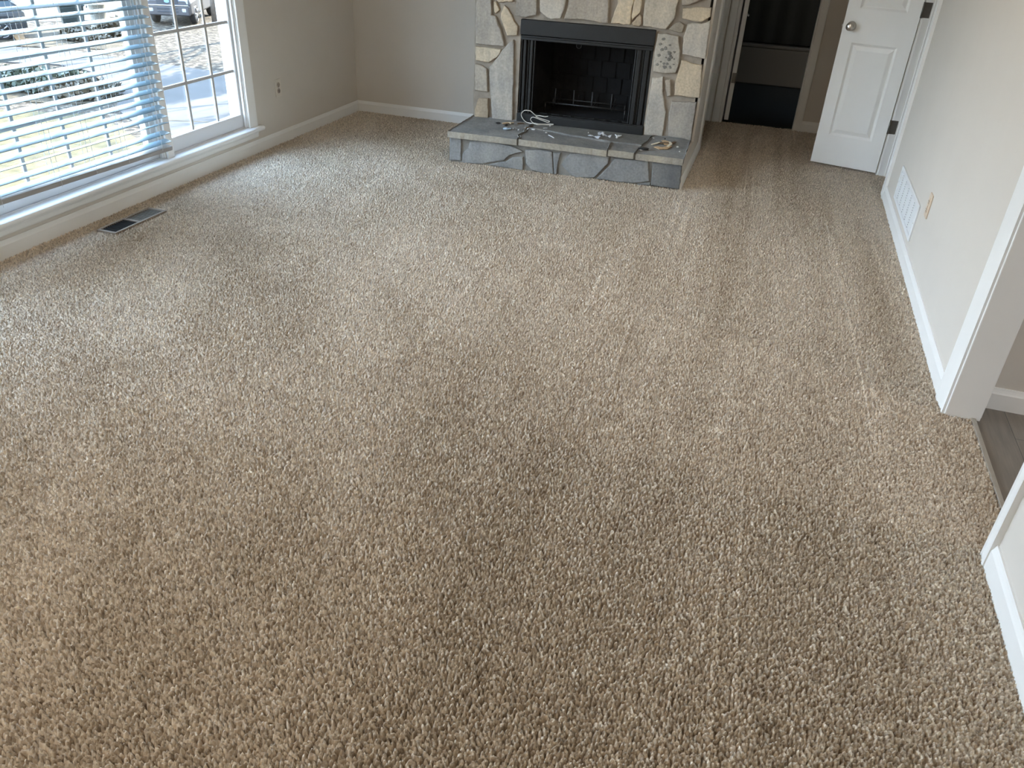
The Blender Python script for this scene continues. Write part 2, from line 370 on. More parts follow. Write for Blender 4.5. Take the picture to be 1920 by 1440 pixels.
def plank_mat():
    m = mat('gray_brown_vinyl_plank', (0.13, 0.11, 0.09), 0.35, bump=(80, 0.05, 0.001)); t = m.node_tree; b = t.nodes['Principled BSDF']
    tc = t.nodes.new('ShaderNodeTexCoord'); mp = t.nodes.new('ShaderNodeMapping'); mp.inputs['Rotation'].default_value = (0, 0, math.radians(90))
    br = t.nodes.new('ShaderNodeTexBrick'); br.offset = 0.37; br.inputs['Scale'].default_value = 1; br.inputs['Brick Width'].default_value = 0.9; br.inputs['Row Height'].default_value = 0.15
    br.inputs['Mortar Size'].default_value = 0.001; br.inputs['Color1'].default_value = (0.085, 0.078, 0.068, 1); br.inputs['Color2'].default_value = (0.20, 0.17, 0.14, 1); br.inputs['Mortar'].default_value = (0.03, 0.03, 0.03, 1)
    t.links.new(tc.outputs['Object'], mp.inputs[0]); t.links.new(mp.outputs[0], br.inputs[0])
    mp2 = t.nodes.new('ShaderNodeMapping'); mp2.inputs['Scale'].default_value = (30, 2.5, 1); n = t.nodes.new('ShaderNodeTexNoise'); n.inputs['Scale'].default_value = 2; n.inputs['Detail'].default_value = 8
    t.links.new(tc.outputs['Object'], mp2.inputs[0]); t.links.new(mp2.outputs[0], n.inputs[0])
    mr = t.nodes.new('ShaderNodeMapRange'); mr.inputs['To Min'].default_value = 0.5; mr.inputs['To Max'].default_value = 1.5; t.links.new(n.outputs['Fac'], mr.inputs[0])
    mx = t.nodes.new('ShaderNodeMix'); mx.data_type = 'RGBA'; mx.blend_type = 'MULTIPLY'; mx.inputs['Factor'].default_value = 1
    t.links.new(br.outputs[0], mx.inputs['A']); t.links.new(mr.outputs[0], mx.inputs['B']); t.links.new(mx.outputs['Result'], b.inputs['Base Color'])
    return m
M['plank'] = plank_mat()
structure(MB().box(0.926, 4.0, -0.6, 2.95, -0.03, -0.006).build('floor_kitchen', M['plank']), 'gray-brown vinyl plank floor beyond the opening')
b = MB(); b.box(0.947, 4.1, 2.9, 3.0, -0.02, CEIL); b.box(0.947, 4.1, -0.7, -0.6, -0.02, CEIL); b.box(4.0, 4.1, -0.6, 0.2, -0.02, CEIL); b.box(4.0, 4.1, 1.9, 2.9, -0.02, CEIL); b.box(4.0, 4.1, 0.2, 1.9, -0.02, 0.9); b.box(4.0, 4.1, 0.2, 1.9, 2.0, CEIL)
structure(b.build('wall_kitchen', M['wall']), 'greige wall of the next room')
structure(MB().box(0.947, 4.1, -0.7, 3.0, CEIL, CEIL + .1).build('ceiling_kitchen', M['ceiling']))

# ---------------------------------------------------------------- baseboards and casings
BBP = [(0, -0.008), (0.013, -0.008), (0.013, 0.058), (0.010, 0.064), (0.007, 0.072), (0.005, 0.080), (0, 0.080)]    # depth, height
def baseboard(name, fn, d0, d1, label=None):
    return structure(MB().prism(BBP, fn, d0, d1).build(name, M['trim']), label)
baseboard('baseboard_left', lambda a, c, d: (-3.24 + a, d, c), -2.2, 6.076, 'white baseboard under the window wall')
baseboard('baseboard_back', lambda a, c, d: (d, 6.076 - a, c), -3.24, -1.995, 'white baseboard of the back wall')
baseboard('baseboard_right', lambda a, c, d: (0.832 - a, d, c), 2.895, 5.607, 'white baseboard under the return vent')
baseboard('baseboard_near', lambda a, c, d: (0.832 - a, d, c), -2.2, 1.975, 'white baseboard at the bottom right corner')
baseboard('baseboard_hall', lambda a, c, d: (d, 7.22 - a, c), 0.30, 0.832)
baseboard('baseboard_chimney', lambda a, c, d: (-0.44 + a, d, c), 5.088, 6.2, 'white baseboard beside the hearth')
baseboard('baseboard_kitchen', lambda a, c, d: (d, 2.9 - a, c), 0.955, 4.0)
def casing(b, fn, w0, w1, h0, h1, t=0.017):
    """flat colonial casing: stepped profile from the inner edge w0 to the outer edge w1"""
    s = 1 if w1 > w0 else -1; W = abs(w1 - w0)
    prof = [(0, 0), (0, t * .6), (W * .10, t * .75), (W * .18, t * .55), (W * .6, t * .85), (W * .85, t), (W, t), (W, 0)]
    b.prism([(w0 + s * a, c) for a, c in prof], fn, h0, h1)
# kitchen opening
b = MB()
casing(b, lambda a, c, d: (XR0 - c, a, d), 2.785, 2.90, -0.008, 2.07)
casing(b, lambda a, c, d: (XR0 - c, a, d), 2.005, 1.945, -0.008, 2.07)
casing(b, lambda a, c, d: (XR0 - c, d, a), 2.045, 2.105, 1.945, 2.90)
casing(b, lambda a, c, d: (XR1 + c, a, d), 2.80, 2.86, -0.008, 2.07)
b.bbox(XR0 - .002, XR1 + .002, 2.775, 2.795, -0.008, 2.05); b.bbox(XR0 - .002, XR1 + .002, 1.995, 2.015, -0.008, 2.05); b.bbox(XR0 - .002, XR1 + .002, 2.0, 2.79, 2.03, 2.05)
structure(b.build('trim_1', M['trim']), 'white casing and jamb of the opening to the next room')
# closet opening
b = MB()
casing(b, lambda a, c, d: (XR0 - c, a, d), 5.612, 5.495, -0.008, 2.07)
casing(b, lambda a, c, d: (XR0 - c, a, d), 6.075, 6.13, -0.008, 2.07)
casing(b, lambda a, c, d: (XR0 - c, d, a), 2.045, 2.105, 5.50, 6.13)
b.bbox(XR0 - .001, XR1 + .001, 5.595, 5.612, -0.008, 2.05); b.bbox(XR0 - .001, XR1 + .001, 6.072, 6.09, -0.008, 2.05)
b.bbox(XR0 + .045, XR0 + .08, 6.060, 6.074, -0.008, 2.04)
structure(b.build('trim_2', M['trim']), 'white casing of the closet doorway')
structure(MB().box(XR0 - .002, XR0 + .02, 5.6115, 5.6135, 0.895, 0.955).build('trim_3', M['hinge']), 'dark strike plate on the closet jamb')
# bathroom doorway
b = MB()
casing(b, lambda a, c, d: (a, 7.22 - c, d), -0.375, -0.44, -0.008, 2.07)
casing(b, lambda a, c, d: (a, 7.22 - c, d), -0.452, -0.51, -0.008, 2.07, 0.012)
casing(b, lambda a, c, d: (a, 7.22 - c, d), 0.235, 0.30, -0.008, 2.07)
casing(b, lambda a, c, d: (d, 7.22 - c, a), 2.045, 2.105, -0.44, 0.30)
b.bbox(-0.375, -0.357, 7.215, 7.337, -0.008, 2.05); b.bbox(0.232, 0.25, 7.215, 7.337, -0.008, 2.05)
structure(b.build('trim_4', M['trim']), 'white casing of the bathroom doorway')
structure(MB().bbox(-0.446, -0.426, 6.06, 6.2, -0.006, 2.4).build('trim_5', M['trim']), 'white corner trim at the end of the chimney side')
structure(MB().bbox(0.918, 0.934, 2.0, 2.79, -0.012, 0.003, 0.002).build('trim_6', M['strip']), 'thin metal strip where carpet meets plank floor')

# ---------------------------------------------------------------- windows
GX = -3.292                     # glass plane
def window(name, W, ys, zs, sash_y=None, label=None):
    y0, y1, z0, z1 = W
    root = structure(empty(name, (-3.3, (y0 + y1) / 2, z0)), label)
    o = Vector(root.location)
    def P(b, nm, m, bev=0.0):
        ob = b.build(nm, m, root, bevel=bev); ob.location = -o; return ob
    b = MB()      # frame lining the opening, out to the brick mould
    for (a, c) in ((y0, y0 + 0.012), (y1 - 0.012, y1)): b.box(-3.372, -3.24, a, c, z0, z1)
    b.box(-3.372, -3.24, y0 + .012, y1 - .012, z1 - 0.012, z1); b.box(-3.372, -3.262, y0 + .012, y1 - .012, z0 - 0.028, z0 + 0.004)
    for (a, c) in ((y0 + .012, y0 + .026), (y1 - .026, y1 - .012)): b.box(-3.262, -3.248, a, c, z0, z1 - .012)
    P(b, 'frame', M['vinyl'])
    gy0, gy1 = ys[0], ys[-1]
    mid = 1.10
    for sz0, sz1, rb, rt, dx in ((z0 + 0.004, mid + 0.02, zs[0] - z0 - 0.004, 0.035, 0.0), (mid - 0.015, z1 - 0.012, 0.035, 0.05, -0.036)):
        b = MB(); xa, xb = -3.308 + dx, -3.268 + dx
        b.bbox(xa, xb, y0 + .013, gy0, sz0, sz1, .004); b.bbox(xa, xb, gy1, y1 - .013, sz0, sz1, .004)
        b.bbox(xa, xb, gy0 - .004, gy1 + .004, sz0, sz0 + rb, .004); b.bbox(xa, xb, gy0 - .004, gy1 + .004, sz1 - rt, sz1, .004)
        P(b, 'sash', M['vinyl'])
        g = MB(); g.box(GX + dx - .002, GX + dx + .002, gy0 - .003, gy1 + .003, sz0 + rb - .003, sz1 - rt + .003); P(g, 'pane', M['glass'])
        zz = zs[1:] if dx == 0 else [mid + .02 + .285 * k for k in (1, 2)]
        b = MB()
        for y in ys[1:-1]: b.bbox(GX + dx + .0025, GX + dx + .012, y - .0095, y + .0095, sz0 + rb - .002, sz1 - rt + .002, .003)
        for z in zz: b.bbox(GX + dx + .002, GX + dx + .0125, gy0 - .002, gy1 + .002, z - .0095, z + .0095, .003)
        P(b, 'muntin', M['muntin'])
    return root
window('window_1', WIN1, [3.805, 4.055, 4.303, 4.517], [0.262, 0.53, 0.815], label='grid window with clear view of the drive, right of the blind')
window('window_2', WIN2, [2.03, 2.29, 2.56, 2.83, 3.105, 3.375, 3.645], [0.262, 0.53, 0.815], label='grid window behind the white blind')
window('window_3', WIN3, [1.205, 1.455, 1.70, 1.915], [0.262, 0.53, 0.815])
b = MB()
casing(b, lambda a, c, d: (XL1 + c, a, d), 4.552, 4.628, 0.17, 2.08)
casing(b, lambda a, c, d: (XL1 + c, a, d), 1.175, 1.10, 0.17, 2.08)
casing(b, lambda a, c, d: (XL1 + c, d, a), 2.01, 2.085, 1.10, 4.628)
b.bbox(XL1, XL1 + .016, 3.735, 3.789, 0.17, 2.02, .004); b.bbox(XL1, XL1 + .016, 1.945, 1.995, 0.17, 2.02, .004)
b.box(-3.365, XL1, 3.735, 3.765, 0.17, 2.02); b.box(-3.365, XL1, 1.955, 1.985, 0.17, 2.02)
structure(b.build('trim_7', M['trim']), 'white casing and mullion of the big window')
b = MB(); b.prism([(-3.275, 0.146), (-3.196, 0.146), (-3.192, 0.150), (-3.190, 0.159), (-3.193, 0.168), (-3.198, 0.172), (-3.275, 0.172)], lambda a, c, d: (a, d, c), 1.06, 4.662)
structure(b.build('trim_8', M['trim'], bevel=0.0015), 'white window stool reflecting blue sky light')
b = MB(); b.prism([(0.0, 0.100), (0.010, 0.100), (0.014, 0.106), (0.014, 0.125), (0.017, 0.132), (0.017, 0.146), (0.0, 0.146)], lambda a, c, d: (XL1 + a, d, c), 1.10, 4.63)
structure(b.build('trim_9', M['trim']), 'white apron under the window stool')
# ---------------------------------------------------------------- blind
BX = -3.188
blind = tag(empty('window_blind', (BX, 2.84, 0.25)), 'white horizontal slat blind lowered over the left part of the window', 'blind')
by0, by1 = 1.965, 3.712
def slat_mesh():
    b = MB(); n = 8; V = []; L = (by1 - by0) / 2
    for y in (-L, L):
        for k in range(n + 1):
            a = -1 + 2 * k / n; V.append((a * 0.025, y, 0.0022 * (1 - a * a) + 0.0014))
        for k in range(n, -1, -1):
            a = -1 + 2 * k / n; V.append((a * 0.025, y, 0.0022 * (1 - a * a) - 0.0014))
    m2 = 2 * (n + 1)
    F = [tuple(range(m2)), tuple(range(2 * m2 - 1, m2 - 1, -1))] + [(i, (i + 1) % m2, m2 + (i + 1) % m2, m2 + i) for i in range(m2)]
    return b.add(V, F, False)
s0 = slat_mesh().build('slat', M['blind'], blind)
ym = (by0 + by1) / 2 - 2.84
SL = -0.012                       # the blind hangs slightly low on the right
tilts = {1: 10.0, 2: -13.0, 3: 11.0, 4: 14.0}
k = 0; z = 0.287
slats = []
while z < 2.02:
    s = s0 if k == 0 else link(s0.copy(), blind)
    t = tilts.get(k, 11.0) + random.uniform(-1.2, 1.2)
    if k == 2: t = -9.5
    dz = 0.005 if k == 2 else 0.0
    s.location = (0, ym, z - 0.25 + dz - SL * (by1 - by0) / 2); s.rotation_euler = (math.atan(SL), math.radians(t), 0)
    slats.append(s); k += 1; z = 0.287 + 0.0457 * k
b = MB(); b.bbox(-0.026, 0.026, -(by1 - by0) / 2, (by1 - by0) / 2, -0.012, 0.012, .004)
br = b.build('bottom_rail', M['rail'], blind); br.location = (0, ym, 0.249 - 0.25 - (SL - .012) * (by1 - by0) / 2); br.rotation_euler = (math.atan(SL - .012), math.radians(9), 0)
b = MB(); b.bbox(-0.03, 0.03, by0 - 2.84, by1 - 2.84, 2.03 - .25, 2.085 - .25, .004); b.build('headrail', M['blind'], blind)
for y in (2.22, 2.56, 2.90, 3.127, 3.358, 3.62):
    b = MB()
    for dx, dy, r in ((-0.027, -0.004, .0009), (0.027, 0.004, .0009), (0.0, 0, .0011)): b.tube([(dx, y - 2.84 + dy, 0.0), (dx, y - 2.84 + dy, 1.79)], r, 6)
    b.build('ladder_cord', M['cord'], blind)
b = MB(); b.tube([(0.032, 2.30 - 2.84, 1.75), (0.034, 2.30 - 2.84, 0.9)], .004, 8); b.build('tilt_wand', M['cord'], blind)

# ---------------------------------------------------------------- fireplace
FA = math.radians(2.2)
FO = Vector((-2.00442, 5.01387, 0)); VC = 0.5054
fire = tag(empty('fireplace', FO, FA), 'stone-faced fireplace with black metal firebox', 'fireplace')
hearth = tag(empty('hearth', FO, FA), 'raised grey stone hearth below the fireplace, littered with debris', 'hearth')
FW = 1.555
b = MB()
f0 = VC + 0.020
b.box(0, 0.329, f0, 1.12, 0.0, CEIL); b.box(1.237, FW, f0, 1.10, 0.0, CEIL); b.box(0.329, 1.237, f0, 1.10, 0.864, CEIL); b.box(0.329, 1.237, f0, 1.10, 0.0, 0.193); b.box(0.329, 1.237, 1.0, 1.10, 0.193, 0.864)
b.build('chimney_breast', M['mortar'], fire)
STONES = {
    "s1": [(0.015, 0.683), (0.013, 0.956), (0.015, 1.048), (0.109, 1.054), (0.116, 0.963), (0.122, 0.917), (0.121, 0.871), (0.151, 0.868), (0.171, 0.818), (0.191, 0.787), (0.218, 0.709), (0.219, 0.683)],
    "s2": [(0.133, 0.952), (0.148, 0.957), (0.177, 0.906), (0.149, 0.881), (0.139, 0.894)],
    "s3": [(0.209, 0.937), (0.235, 0.917), (0.263, 0.88), (0.283, 0.842), (0.309, 0.816), (0.307, 0.758), (0.237, 0.751), (0.208, 0.812), (0.186, 0.858), (0.187, 0.886)],
    "s4": [(0.15, 1.034), (0.264, 1.042), (0.268, 0.964), (0.169, 0.951), (0.157, 0.959)],
    "s5": [(0.289, 1.043), (0.423, 1.052), (0.436, 0.923), (0.435, 0.892), (0.361, 0.875), (0.286, 0.877), (0.296, 0.929)],
    "s6": [(0.445, 1.061), (0.626, 1.073), (0.626, 0.967), (0.616, 0.929), (0.6, 0.885), (0.538, 0.875), (0.502, 0.889), (0.46, 0.917), (0.454, 0.948)],
    "s7": [(0.647, 1.074), (0.906, 1.091), (0.916, 0.973), (0.921, 0.883), (0.891, 0.878), (0.788, 0.887), (0.736, 0.89), (0.624, 0.883), (0.639, 0.93), (0.647, 0.969)],
    "s8": [(0.967, 1.066), (1.063, 1.087), (1.075, 1.021), (1.064, 0.983), (1.065, 0.938), (1.066, 0.881), (1.018, 0.878), (0.992, 0.883), (0.938, 0.879), (0.951, 0.945), (0.97, 0.999)],
    "s9": [(1.079, 1.058), (1.121, 1.061), (1.126, 1.01), (1.121, 0.957), (1.075, 0.909), (1.069, 0.938), (1.073, 0.991)],
    "s9b": [(1.077, 0.894), (1.122, 0.948), (1.134, 0.936), (1.14, 0.891), (1.127, 0.875), (1.085, 0.877)],
    "s10": [(1.142, 1.106), (1.345, 1.12), (1.354, 1.04), (1.346, 1.003), (1.348, 0.944), (1.325, 0.908), (1.301, 0.874), (1.244, 0.874), (1.15, 0.882), (1.145, 0.929), (1.145, 0.989)],
    "s11": [(1.364, 1.114), (1.511, 1.123), (1.521, 1.066), (1.484, 1.053), (1.425, 1.023), (1.382, 1.017)],
    "s12": [(1.389, 1.002), (1.49, 1.017), (1.547, 1.017), (1.55, 0.966), (1.518, 0.934), (1.48, 0.933), (1.393, 0.943)],
    "s13": [(1.434, 0.913), (1.481, 0.925), (1.52, 0.923), (1.552, 0.944), (1.557, 0.855), (1.56, 0.717), (1.489, 0.727), (1.428, 0.733), (1.418, 0.836), (1.428, 0.875)],
    "s14": [(1.328, 0.886), (1.353, 0.914), (1.384, 0.923), (1.415, 0.904), (1.408, 0.864), (1.386, 0.858), (1.344, 0.865), (1.318, 0.874)],
    "s15": [(1.252, 0.842), (1.305, 0.849), (1.347, 0.844), (1.389, 0.838), (1.394, 0.804), (1.411, 0.751), (1.415, 0.673), (1.402, 0.617), (1.332, 0.607), (1.254, 0.612), (1.248, 0.722), (1.251, 0.792)],
    "s16": [(1.427, 0.698), (1.461, 0.695), (1.505, 0.681), (1.546, 0.677), (1.557, 0.591), (1.564, 0.475), (1.496, 0.473), (1.415, 0.477), (1.407, 0.561), (1.418, 0.626)],
    "s18": [(1.339, 0.563), (1.373, 0.573), (1.393, 0.471), (1.369, 0.464)],
    "s21": [(0.013, 0.666), (0.108, 0.663), (0.194, 0.662), (0.192, 0.637), (0.17, 0.607), (0.111, 0.568), (0.015, 0.575)],
    "s22": [(0.013, 0.551), (0.046, 0.55), (0.098, 0.525), (0.104, 0.475), (0.112, 0.372), (0.055, 0.371), (0.014, 0.376)],
    "s23": [(0.017, 0.24), (0.042, 0.322), (0.116, 0.329), (0.121, 0.193), (0.016, 0.191)],
    "s24": [(0.279, 0.728), (0.288, 0.702), (0.295, 0.492), (0.3, 0.189), (0.15, 0.187), (0.138, 0.305), (0.12, 0.442), (0.116, 0.539), (0.17, 0.602), (0.201, 0.65), (0.244, 0.699)],
    "s17": [(1.253, 0.571), (1.323, 0.586), (1.334, 0.487), (1.375, 0.36), (1.374, 0.201), (1.245, 0.196), (1.247, 0.327)],
    "s19": [(1.403, 0.438), (1.549, 0.443), (1.548, 0.34), (1.552, 0.196), (1.412, 0.208), (1.397, 0.343)],
    "h1": [(0.006, 0.166), (0.089, 0.169), (0.087, 0.008), (0.006, 0.005)],
    "h2": [(0.106, 0.071), (0.135, 0.098), (0.149, 0.15), (0.28, 0.165), (0.444, 0.147), (0.517, 0.123), (0.428, 0.087), (0.391, 0.046), (0.284, 0.019), (0.245, 0.005), (0.092, -0.006), (0.096, 0.051)],
    "h3": [(0.275, 0.002), (0.353, 0.029), (0.403, 0.04), (0.45, 0.074), (0.522, 0.087), (0.527, -0.003), (0.402, 0.001)],
    "h4": [(0.536, 0.134), (0.634, 0.15), (0.717, 0.142), (0.737, -0.003), (0.663, -0.003), (0.586, 0.007), (0.545, 0.048)],
    "h4b": [(0.723, 0.139), (0.775, 0.141), (0.762, 0.074), (0.761, -0.005), (0.741, -0.004)],
    "h5": [(0.815, 0.117), (0.84, 0.148), (0.922, 0.161), (1.096, 0.157), (1.094, 0.109), (1.044, 0.049), (1.011, 0.008), (0.891, -0.007), (0.847, 0.011), (0.801, 0.051), (0.786, 0.068)],
    "h6": [(1.133, 0.15), (1.232, 0.152), (1.347, 0.157), (1.372, 0.03), (1.295, 0.008), (1.187, -0.002), (1.03, 0.005), (1.087, 0.077)],
    "h6b": [(1.278, -0.004), (1.379, 0.022), (1.379, 0.002)],
    "h7": [(1.375, 0.147), (1.417, 0.163), (1.559, 0.156), (1.565, 0.09), (1.565, 0.002), (1.476, 0.002), (1.386, 0.004)],
}
GRAY = (0.396, 0.360, 0.317); WARM = (0.442, 0.389, 0.326); CREAM = (0.575, 0.478, 0.355); TAN = (0.431, 0.350, 0.260); PALE = (0.503, 0.458, 0.397); SLATE = (0.285, 0.282, 0.276); DSLATE = (0.22, 0.22, 0.216)
TONE = dict(s1=GRAY, s2=CREAM, s3=CREAM, s4=CREAM, s5=(0.391, 0.350, 0.302), s6=PALE, s7=WARM, s8=CREAM, s9=CREAM, s9b=TAN, s10=(0.514, 0.453, 0.369), s11=WARM, s12=CREAM, s13=PALE, s14=(0.349, 0.305, 0.246), s15=(0.431, 0.394, 0.340), s16=CREAM, s17=PALE, s18=WARM, s19=GRAY, s21=(0.565, 0.483, 0.369), s22=WARM, s23=TAN, s24=(0.431, 0.399, 0.355),
            h1=SLATE, h2=SLATE, h3=SLATE, h4=SLATE, h4b=SLATE, h5=SLATE, h6=(.265, .262, .256), h6b=DSLATE, h7=(.175, .178, .178))
def rough(poly, amp, step, rnd):
    """break an outline into short, slightly wandering edges"""
    out = []
    n = len(poly)
    for i in range(n):
        a = Vector(poly[i]); c = Vector(poly[(i + 1) % n]); d = c - a; L = d.length; k = max(1, int(L / step)); nn = Vector((-d.y, d.x)) / max(L, 1e-6)
        for j in range(k):
            p = a + d * (j / k)
            if j: p += nn * rnd.uniform(-amp, amp)
            out.append(p)
    return out
def inset(poly, w):
    n = len(poly); area = sum(poly[i].x * poly[(i + 1) % n].y - poly[(i + 1) % n].x * poly[i].y for i in range(n)); s = 1 if area > 0 else -1
    out = []
    for i in range(n):
        e1 = (poly[i] - poly[i - 1]).normalized(); e2 = (poly[(i + 1) % n] - poly[i]).normalized()
        nn = Vector((-(e1.y + e2.y), e1.x + e2.x)) * s
        nn = nn.normalized() if nn.length > 1e-4 else Vector((-e1.y, e1.x)) * s
        out.append(poly[i] + nn * w)
    return out
def stone(b, poly, col, front, depth, rnd, fn=None, w=0.006, step=0.022, amp=0.0022):
    """a flat field stone: outline roughened, face worn round at the rim, slightly tilted; fn(a, c, d) -> xyz"""
    fn = fn or (lambda a, c, d: (a, d, c))
    p0 = rough([Vector((p.x + (.018 if p.x > 1.535 else 0), p.y)) for p in poly] if front > .3 else poly, amp, step, rnd); p1 = inset(p0, w * .35); p2 = inset(p0, w)
    cx = sum(p.x for p in p0) / len(p0); cz = sum(p.y for p in p0) / len(p0); tx = rnd.uniform(-.018, .018); tz = rnd.uniform(-.018, .018)
    jit = lambda: rnd.uniform(0.93, 1.07)
    def V(p, d, j=0.0): return fn(p.x, p.y, d + (p.x - cx) * tx + (p.y - cz) * tz + j)
    n = len(p0)
    vs = [V(p, front + depth) for p in p0] + [V(p, front + .006) for p in p0] + [V(p, front + .0015, rnd.uniform(-.0006, .0006)) for p in p1] + [V(p, front) for p in p2]
    F = []
    for r in range(3):
        for i in range(n): F.append((r * n + i, r * n + (i + 1) % n, (r + 1) * n + (i + 1) % n, (r + 1) * n + i))
    F.append(tuple(3 * n + i for i in range(n)))
    b.col = (*col, 1); b.add(vs, F); b.col = (1, 1, 1, 1)
rnd = random.Random(3)
b = MB()
for kx, poly in STONES.items():
    if kx[0] == 's': stone(b, [Vector(p) for p in poly], TONE[kx], VC + rnd.uniform(-.006, .003), 0.035, rnd)
# the courses above, up to the ceiling
up = random.Random(21); z = 1.10
pal = [GRAY, CREAM, WARM, PALE, (.50, .46, .39), GRAY, TAN]
while z < 2.38:
    h = up.uniform(.17, .26); x = 0.012
    while x < FW - .08:
        wd = min(up.uniform(.14, .34), FW - .012 - x)
        if FW - .012 - (x + wd) < .09: wd = FW - .012 - x
        z1 = min(z + h - .03, 2.42); s = lambda a: up.uniform(-a, a)
        poly = [(x + .012 + s(.008), z + .02 + s(.015)), (x + wd * .5, z + s(.015)), (x + wd - .015 + s(.006), z + .012 + s(.02)), (x + wd - .012 + s(.004), (z + z1) / 2), (x + wd - .03 + s(.02), z1 + s(.012)), (x + wd * .45, z1 + s(.018)), (x + .02 + s(.012), z1 - .01 + s(.02)), (x + .012, (z + z1) / 2 + s(.03))]
        if wd > .07: stone(b, [Vector(p) for p in poly], up.choice(pal), VC + up.uniform(-.006, .003), .035, up)
        x += wd
    z += h
# pits of the pebbly stone beside the firebox
pit = random.Random(9)
b.build('stone_facing', M['stone'], fire)
pb = MB(); pb.col = (.22, .21, .19, 1)
for i in range(30):
    cx = pit.uniform(1.275, 1.385); cz = pit.uniform(.635, .825); r = pit.uniform(.006, .014); V = []
    an0 = pit.uniform(0, 3)
    ring = [(cx + r * pit.uniform(.75, 1.2) * math.cos(an0 + q * .785), cz + .8 * r * pit.uniform(.7, 1.2) * math.sin(an0 + q * .785)) for q in range(8)]
    pb.add([(x_, VC - .0065, z_) for x_, z_ in ring] + [(cx + (x_ - cx) * .5, VC - .0085, cz + (z_ - cz) * .5) for x_, z_ in ring] + [(x_, VC + .004, z_) for x_, z_ in ring],
           [tuple(range(8, 16))] + [(q, (q + 1) % 8, 8 + (q + 1) % 8, 8 + q) for q in range(8)] + [(16 + q, 16 + (q + 1) % 8, (q + 1) % 8, q) for q in range(8)])
o = pb.build('pebble_inclusions', M['stone'], fire); tag(o, 'dark pebbles set in the pale stone right of the firebox', kind='stuff')

# --- metal firebox
u0, u1 = 0.331, 1.235
b = MB()
b.box(u0, u1, VC + .10, VC + .13, .252, .262)
b.box(0.36, 0.365, VC + .05, VC + .45, .2, .80); b.box(1.20, 1.205, VC + .05, VC + .45, .2, .80)
V = []
def shell(b):
    pts = [(.362, VC + .04), (.362, VC + .10), (.47, VC + .44), (1.10, VC + .44), (1.205, VC + .10), (1.205, VC + .04)]
    for i in range(len(pts) - 1):
        (xa, ya), (xb, yb) = pts[i], pts[i + 1]
        b.add([(xa, ya, .24), (xb, yb, .24), (xb, yb, .80), (xa, ya, .80)], [(0, 1, 2, 3)])
    b.add([(x, y, .24) for x, y in pts], [tuple(range(6))]); b.add([(x, y, .80) for x, y in pts], [tuple(range(6))])
b = MB(); shell(b); fb = b.build('firebox', M['blackin'], fire, fix=False)
# brick joints of the refractory panels: low ribs between courses
b = MB()
for zz in (.36, .47, .58, .69): b.box(.47, 1.10, VC + .432, VC + .441, zz - .002, zz + .002)
for r, zz in enumerate((.25, .36, .47, .58, .69)):
    for q in range(6):
        x = .52 + q * .105 + (.05 if r % 2 else 0)
        if x < 1.09: b.box(x - .0018, x + .0018, VC + .432, VC + .441, zz, min(zz + .11, .79))
b.build('brick_joint', M['blackin'], fb)
b = MB(); b.bbox(u0, u1 + .004, VC - .006, VC + .03, .768, .862, .003); o = b.build('hood', M['black'], fire)
b = MB(); b.bbox(u0 + .004, u1, VC + .002, VC + .034, .752, .764, .003); b.bbox(u0 + .004, u1, VC + .006, VC + .040, .735, .752, .003); b.build('lintel_lip', M['black'], fire)
# side frames with folded glass-door tracks
for s, xs in ((1, ((.331, .343, .030), (.354, .372, .020), (.381, .391, .034), (.400, .418, .020), (.424, .434, .030))), (-1, ((1.222, 1.235, .030), (1.186, 1.213, .020), (1.172, 1.180, .034), (1.132, 1.160, .020), (1.118, 1.127, .030)))):
    b = MB()
    for xa, xb, dv in xs: b.bbox(xa, xb, VC + dv, VC + .06, .252, .74, .003)
    b.box(min(q[0] for q in xs), max(q[1] for q in xs), VC + .048, VC + .058, .252, .74)
    b.build('door_track', M['black'], fire)
b = MB(); b.bbox(u0, u1 + .003, VC - .002, VC + .05, .193, .250, .004); b.bbox(u0, u1 + .003, VC + .012, VC + .10, .245, .254, .003)
for q in range(9): b.box(.40 + q * .085, .455 + q * .085, VC + .055, VC + .064, .253, .2575)
b.build('lower_panel', M['black'], fire)
b = MB(); pts = [(.738 + .017 * math.cos(t), VC + .012, .727 + .017 * math.sin(t)) for t in [2 * math.pi * i / 24 for i in range(24)]]; b.tube(pts, .0022, 8, closed=True)
b.tube([(.738, VC + .012, .743), (.738, VC + .02, .757)], .002, 6)
tag(b.build('pull_ring', M['iron'], fire), 'grey metal pull ring')
# --- fire grate
def fw(u, v, z): return FO + Vector((math.cos(FA) * u - math.sin(FA) * v, math.sin(FA) * u + math.cos(FA) * v, z))
grate = tag(empty('fire_grate', fw(.78, VC + .2, .241), FA), 'black iron log grate standing inside the firebox', 'grate')
gv = .0
b = MB(); b.tube([(-.30, 0, .063), (.29, 0, .063)], .0055, 8); b.tube([(-.27, .16, .063), (.26, .16, .063)], .0055, 8)
b.build('rail', M['iron'], grate)
for du in (-.22, -.084, .05, .19):
    b = MB(); b.tube([(du, 0, .165), (du, 0, .06), (du, .05, .05), (du, .16, .055), (du, .19, .10)], .005, 8); b.build('bar', M['iron'], grate)
for du in (-.29, .292):
    for dv in (0, .16):
        b = MB(); b.tube([(du * (.92 if dv else 1), dv, .063), (du * (.92 if dv else 1), dv, 0)], .005, 8); b.build('leg', M['iron'], grate)

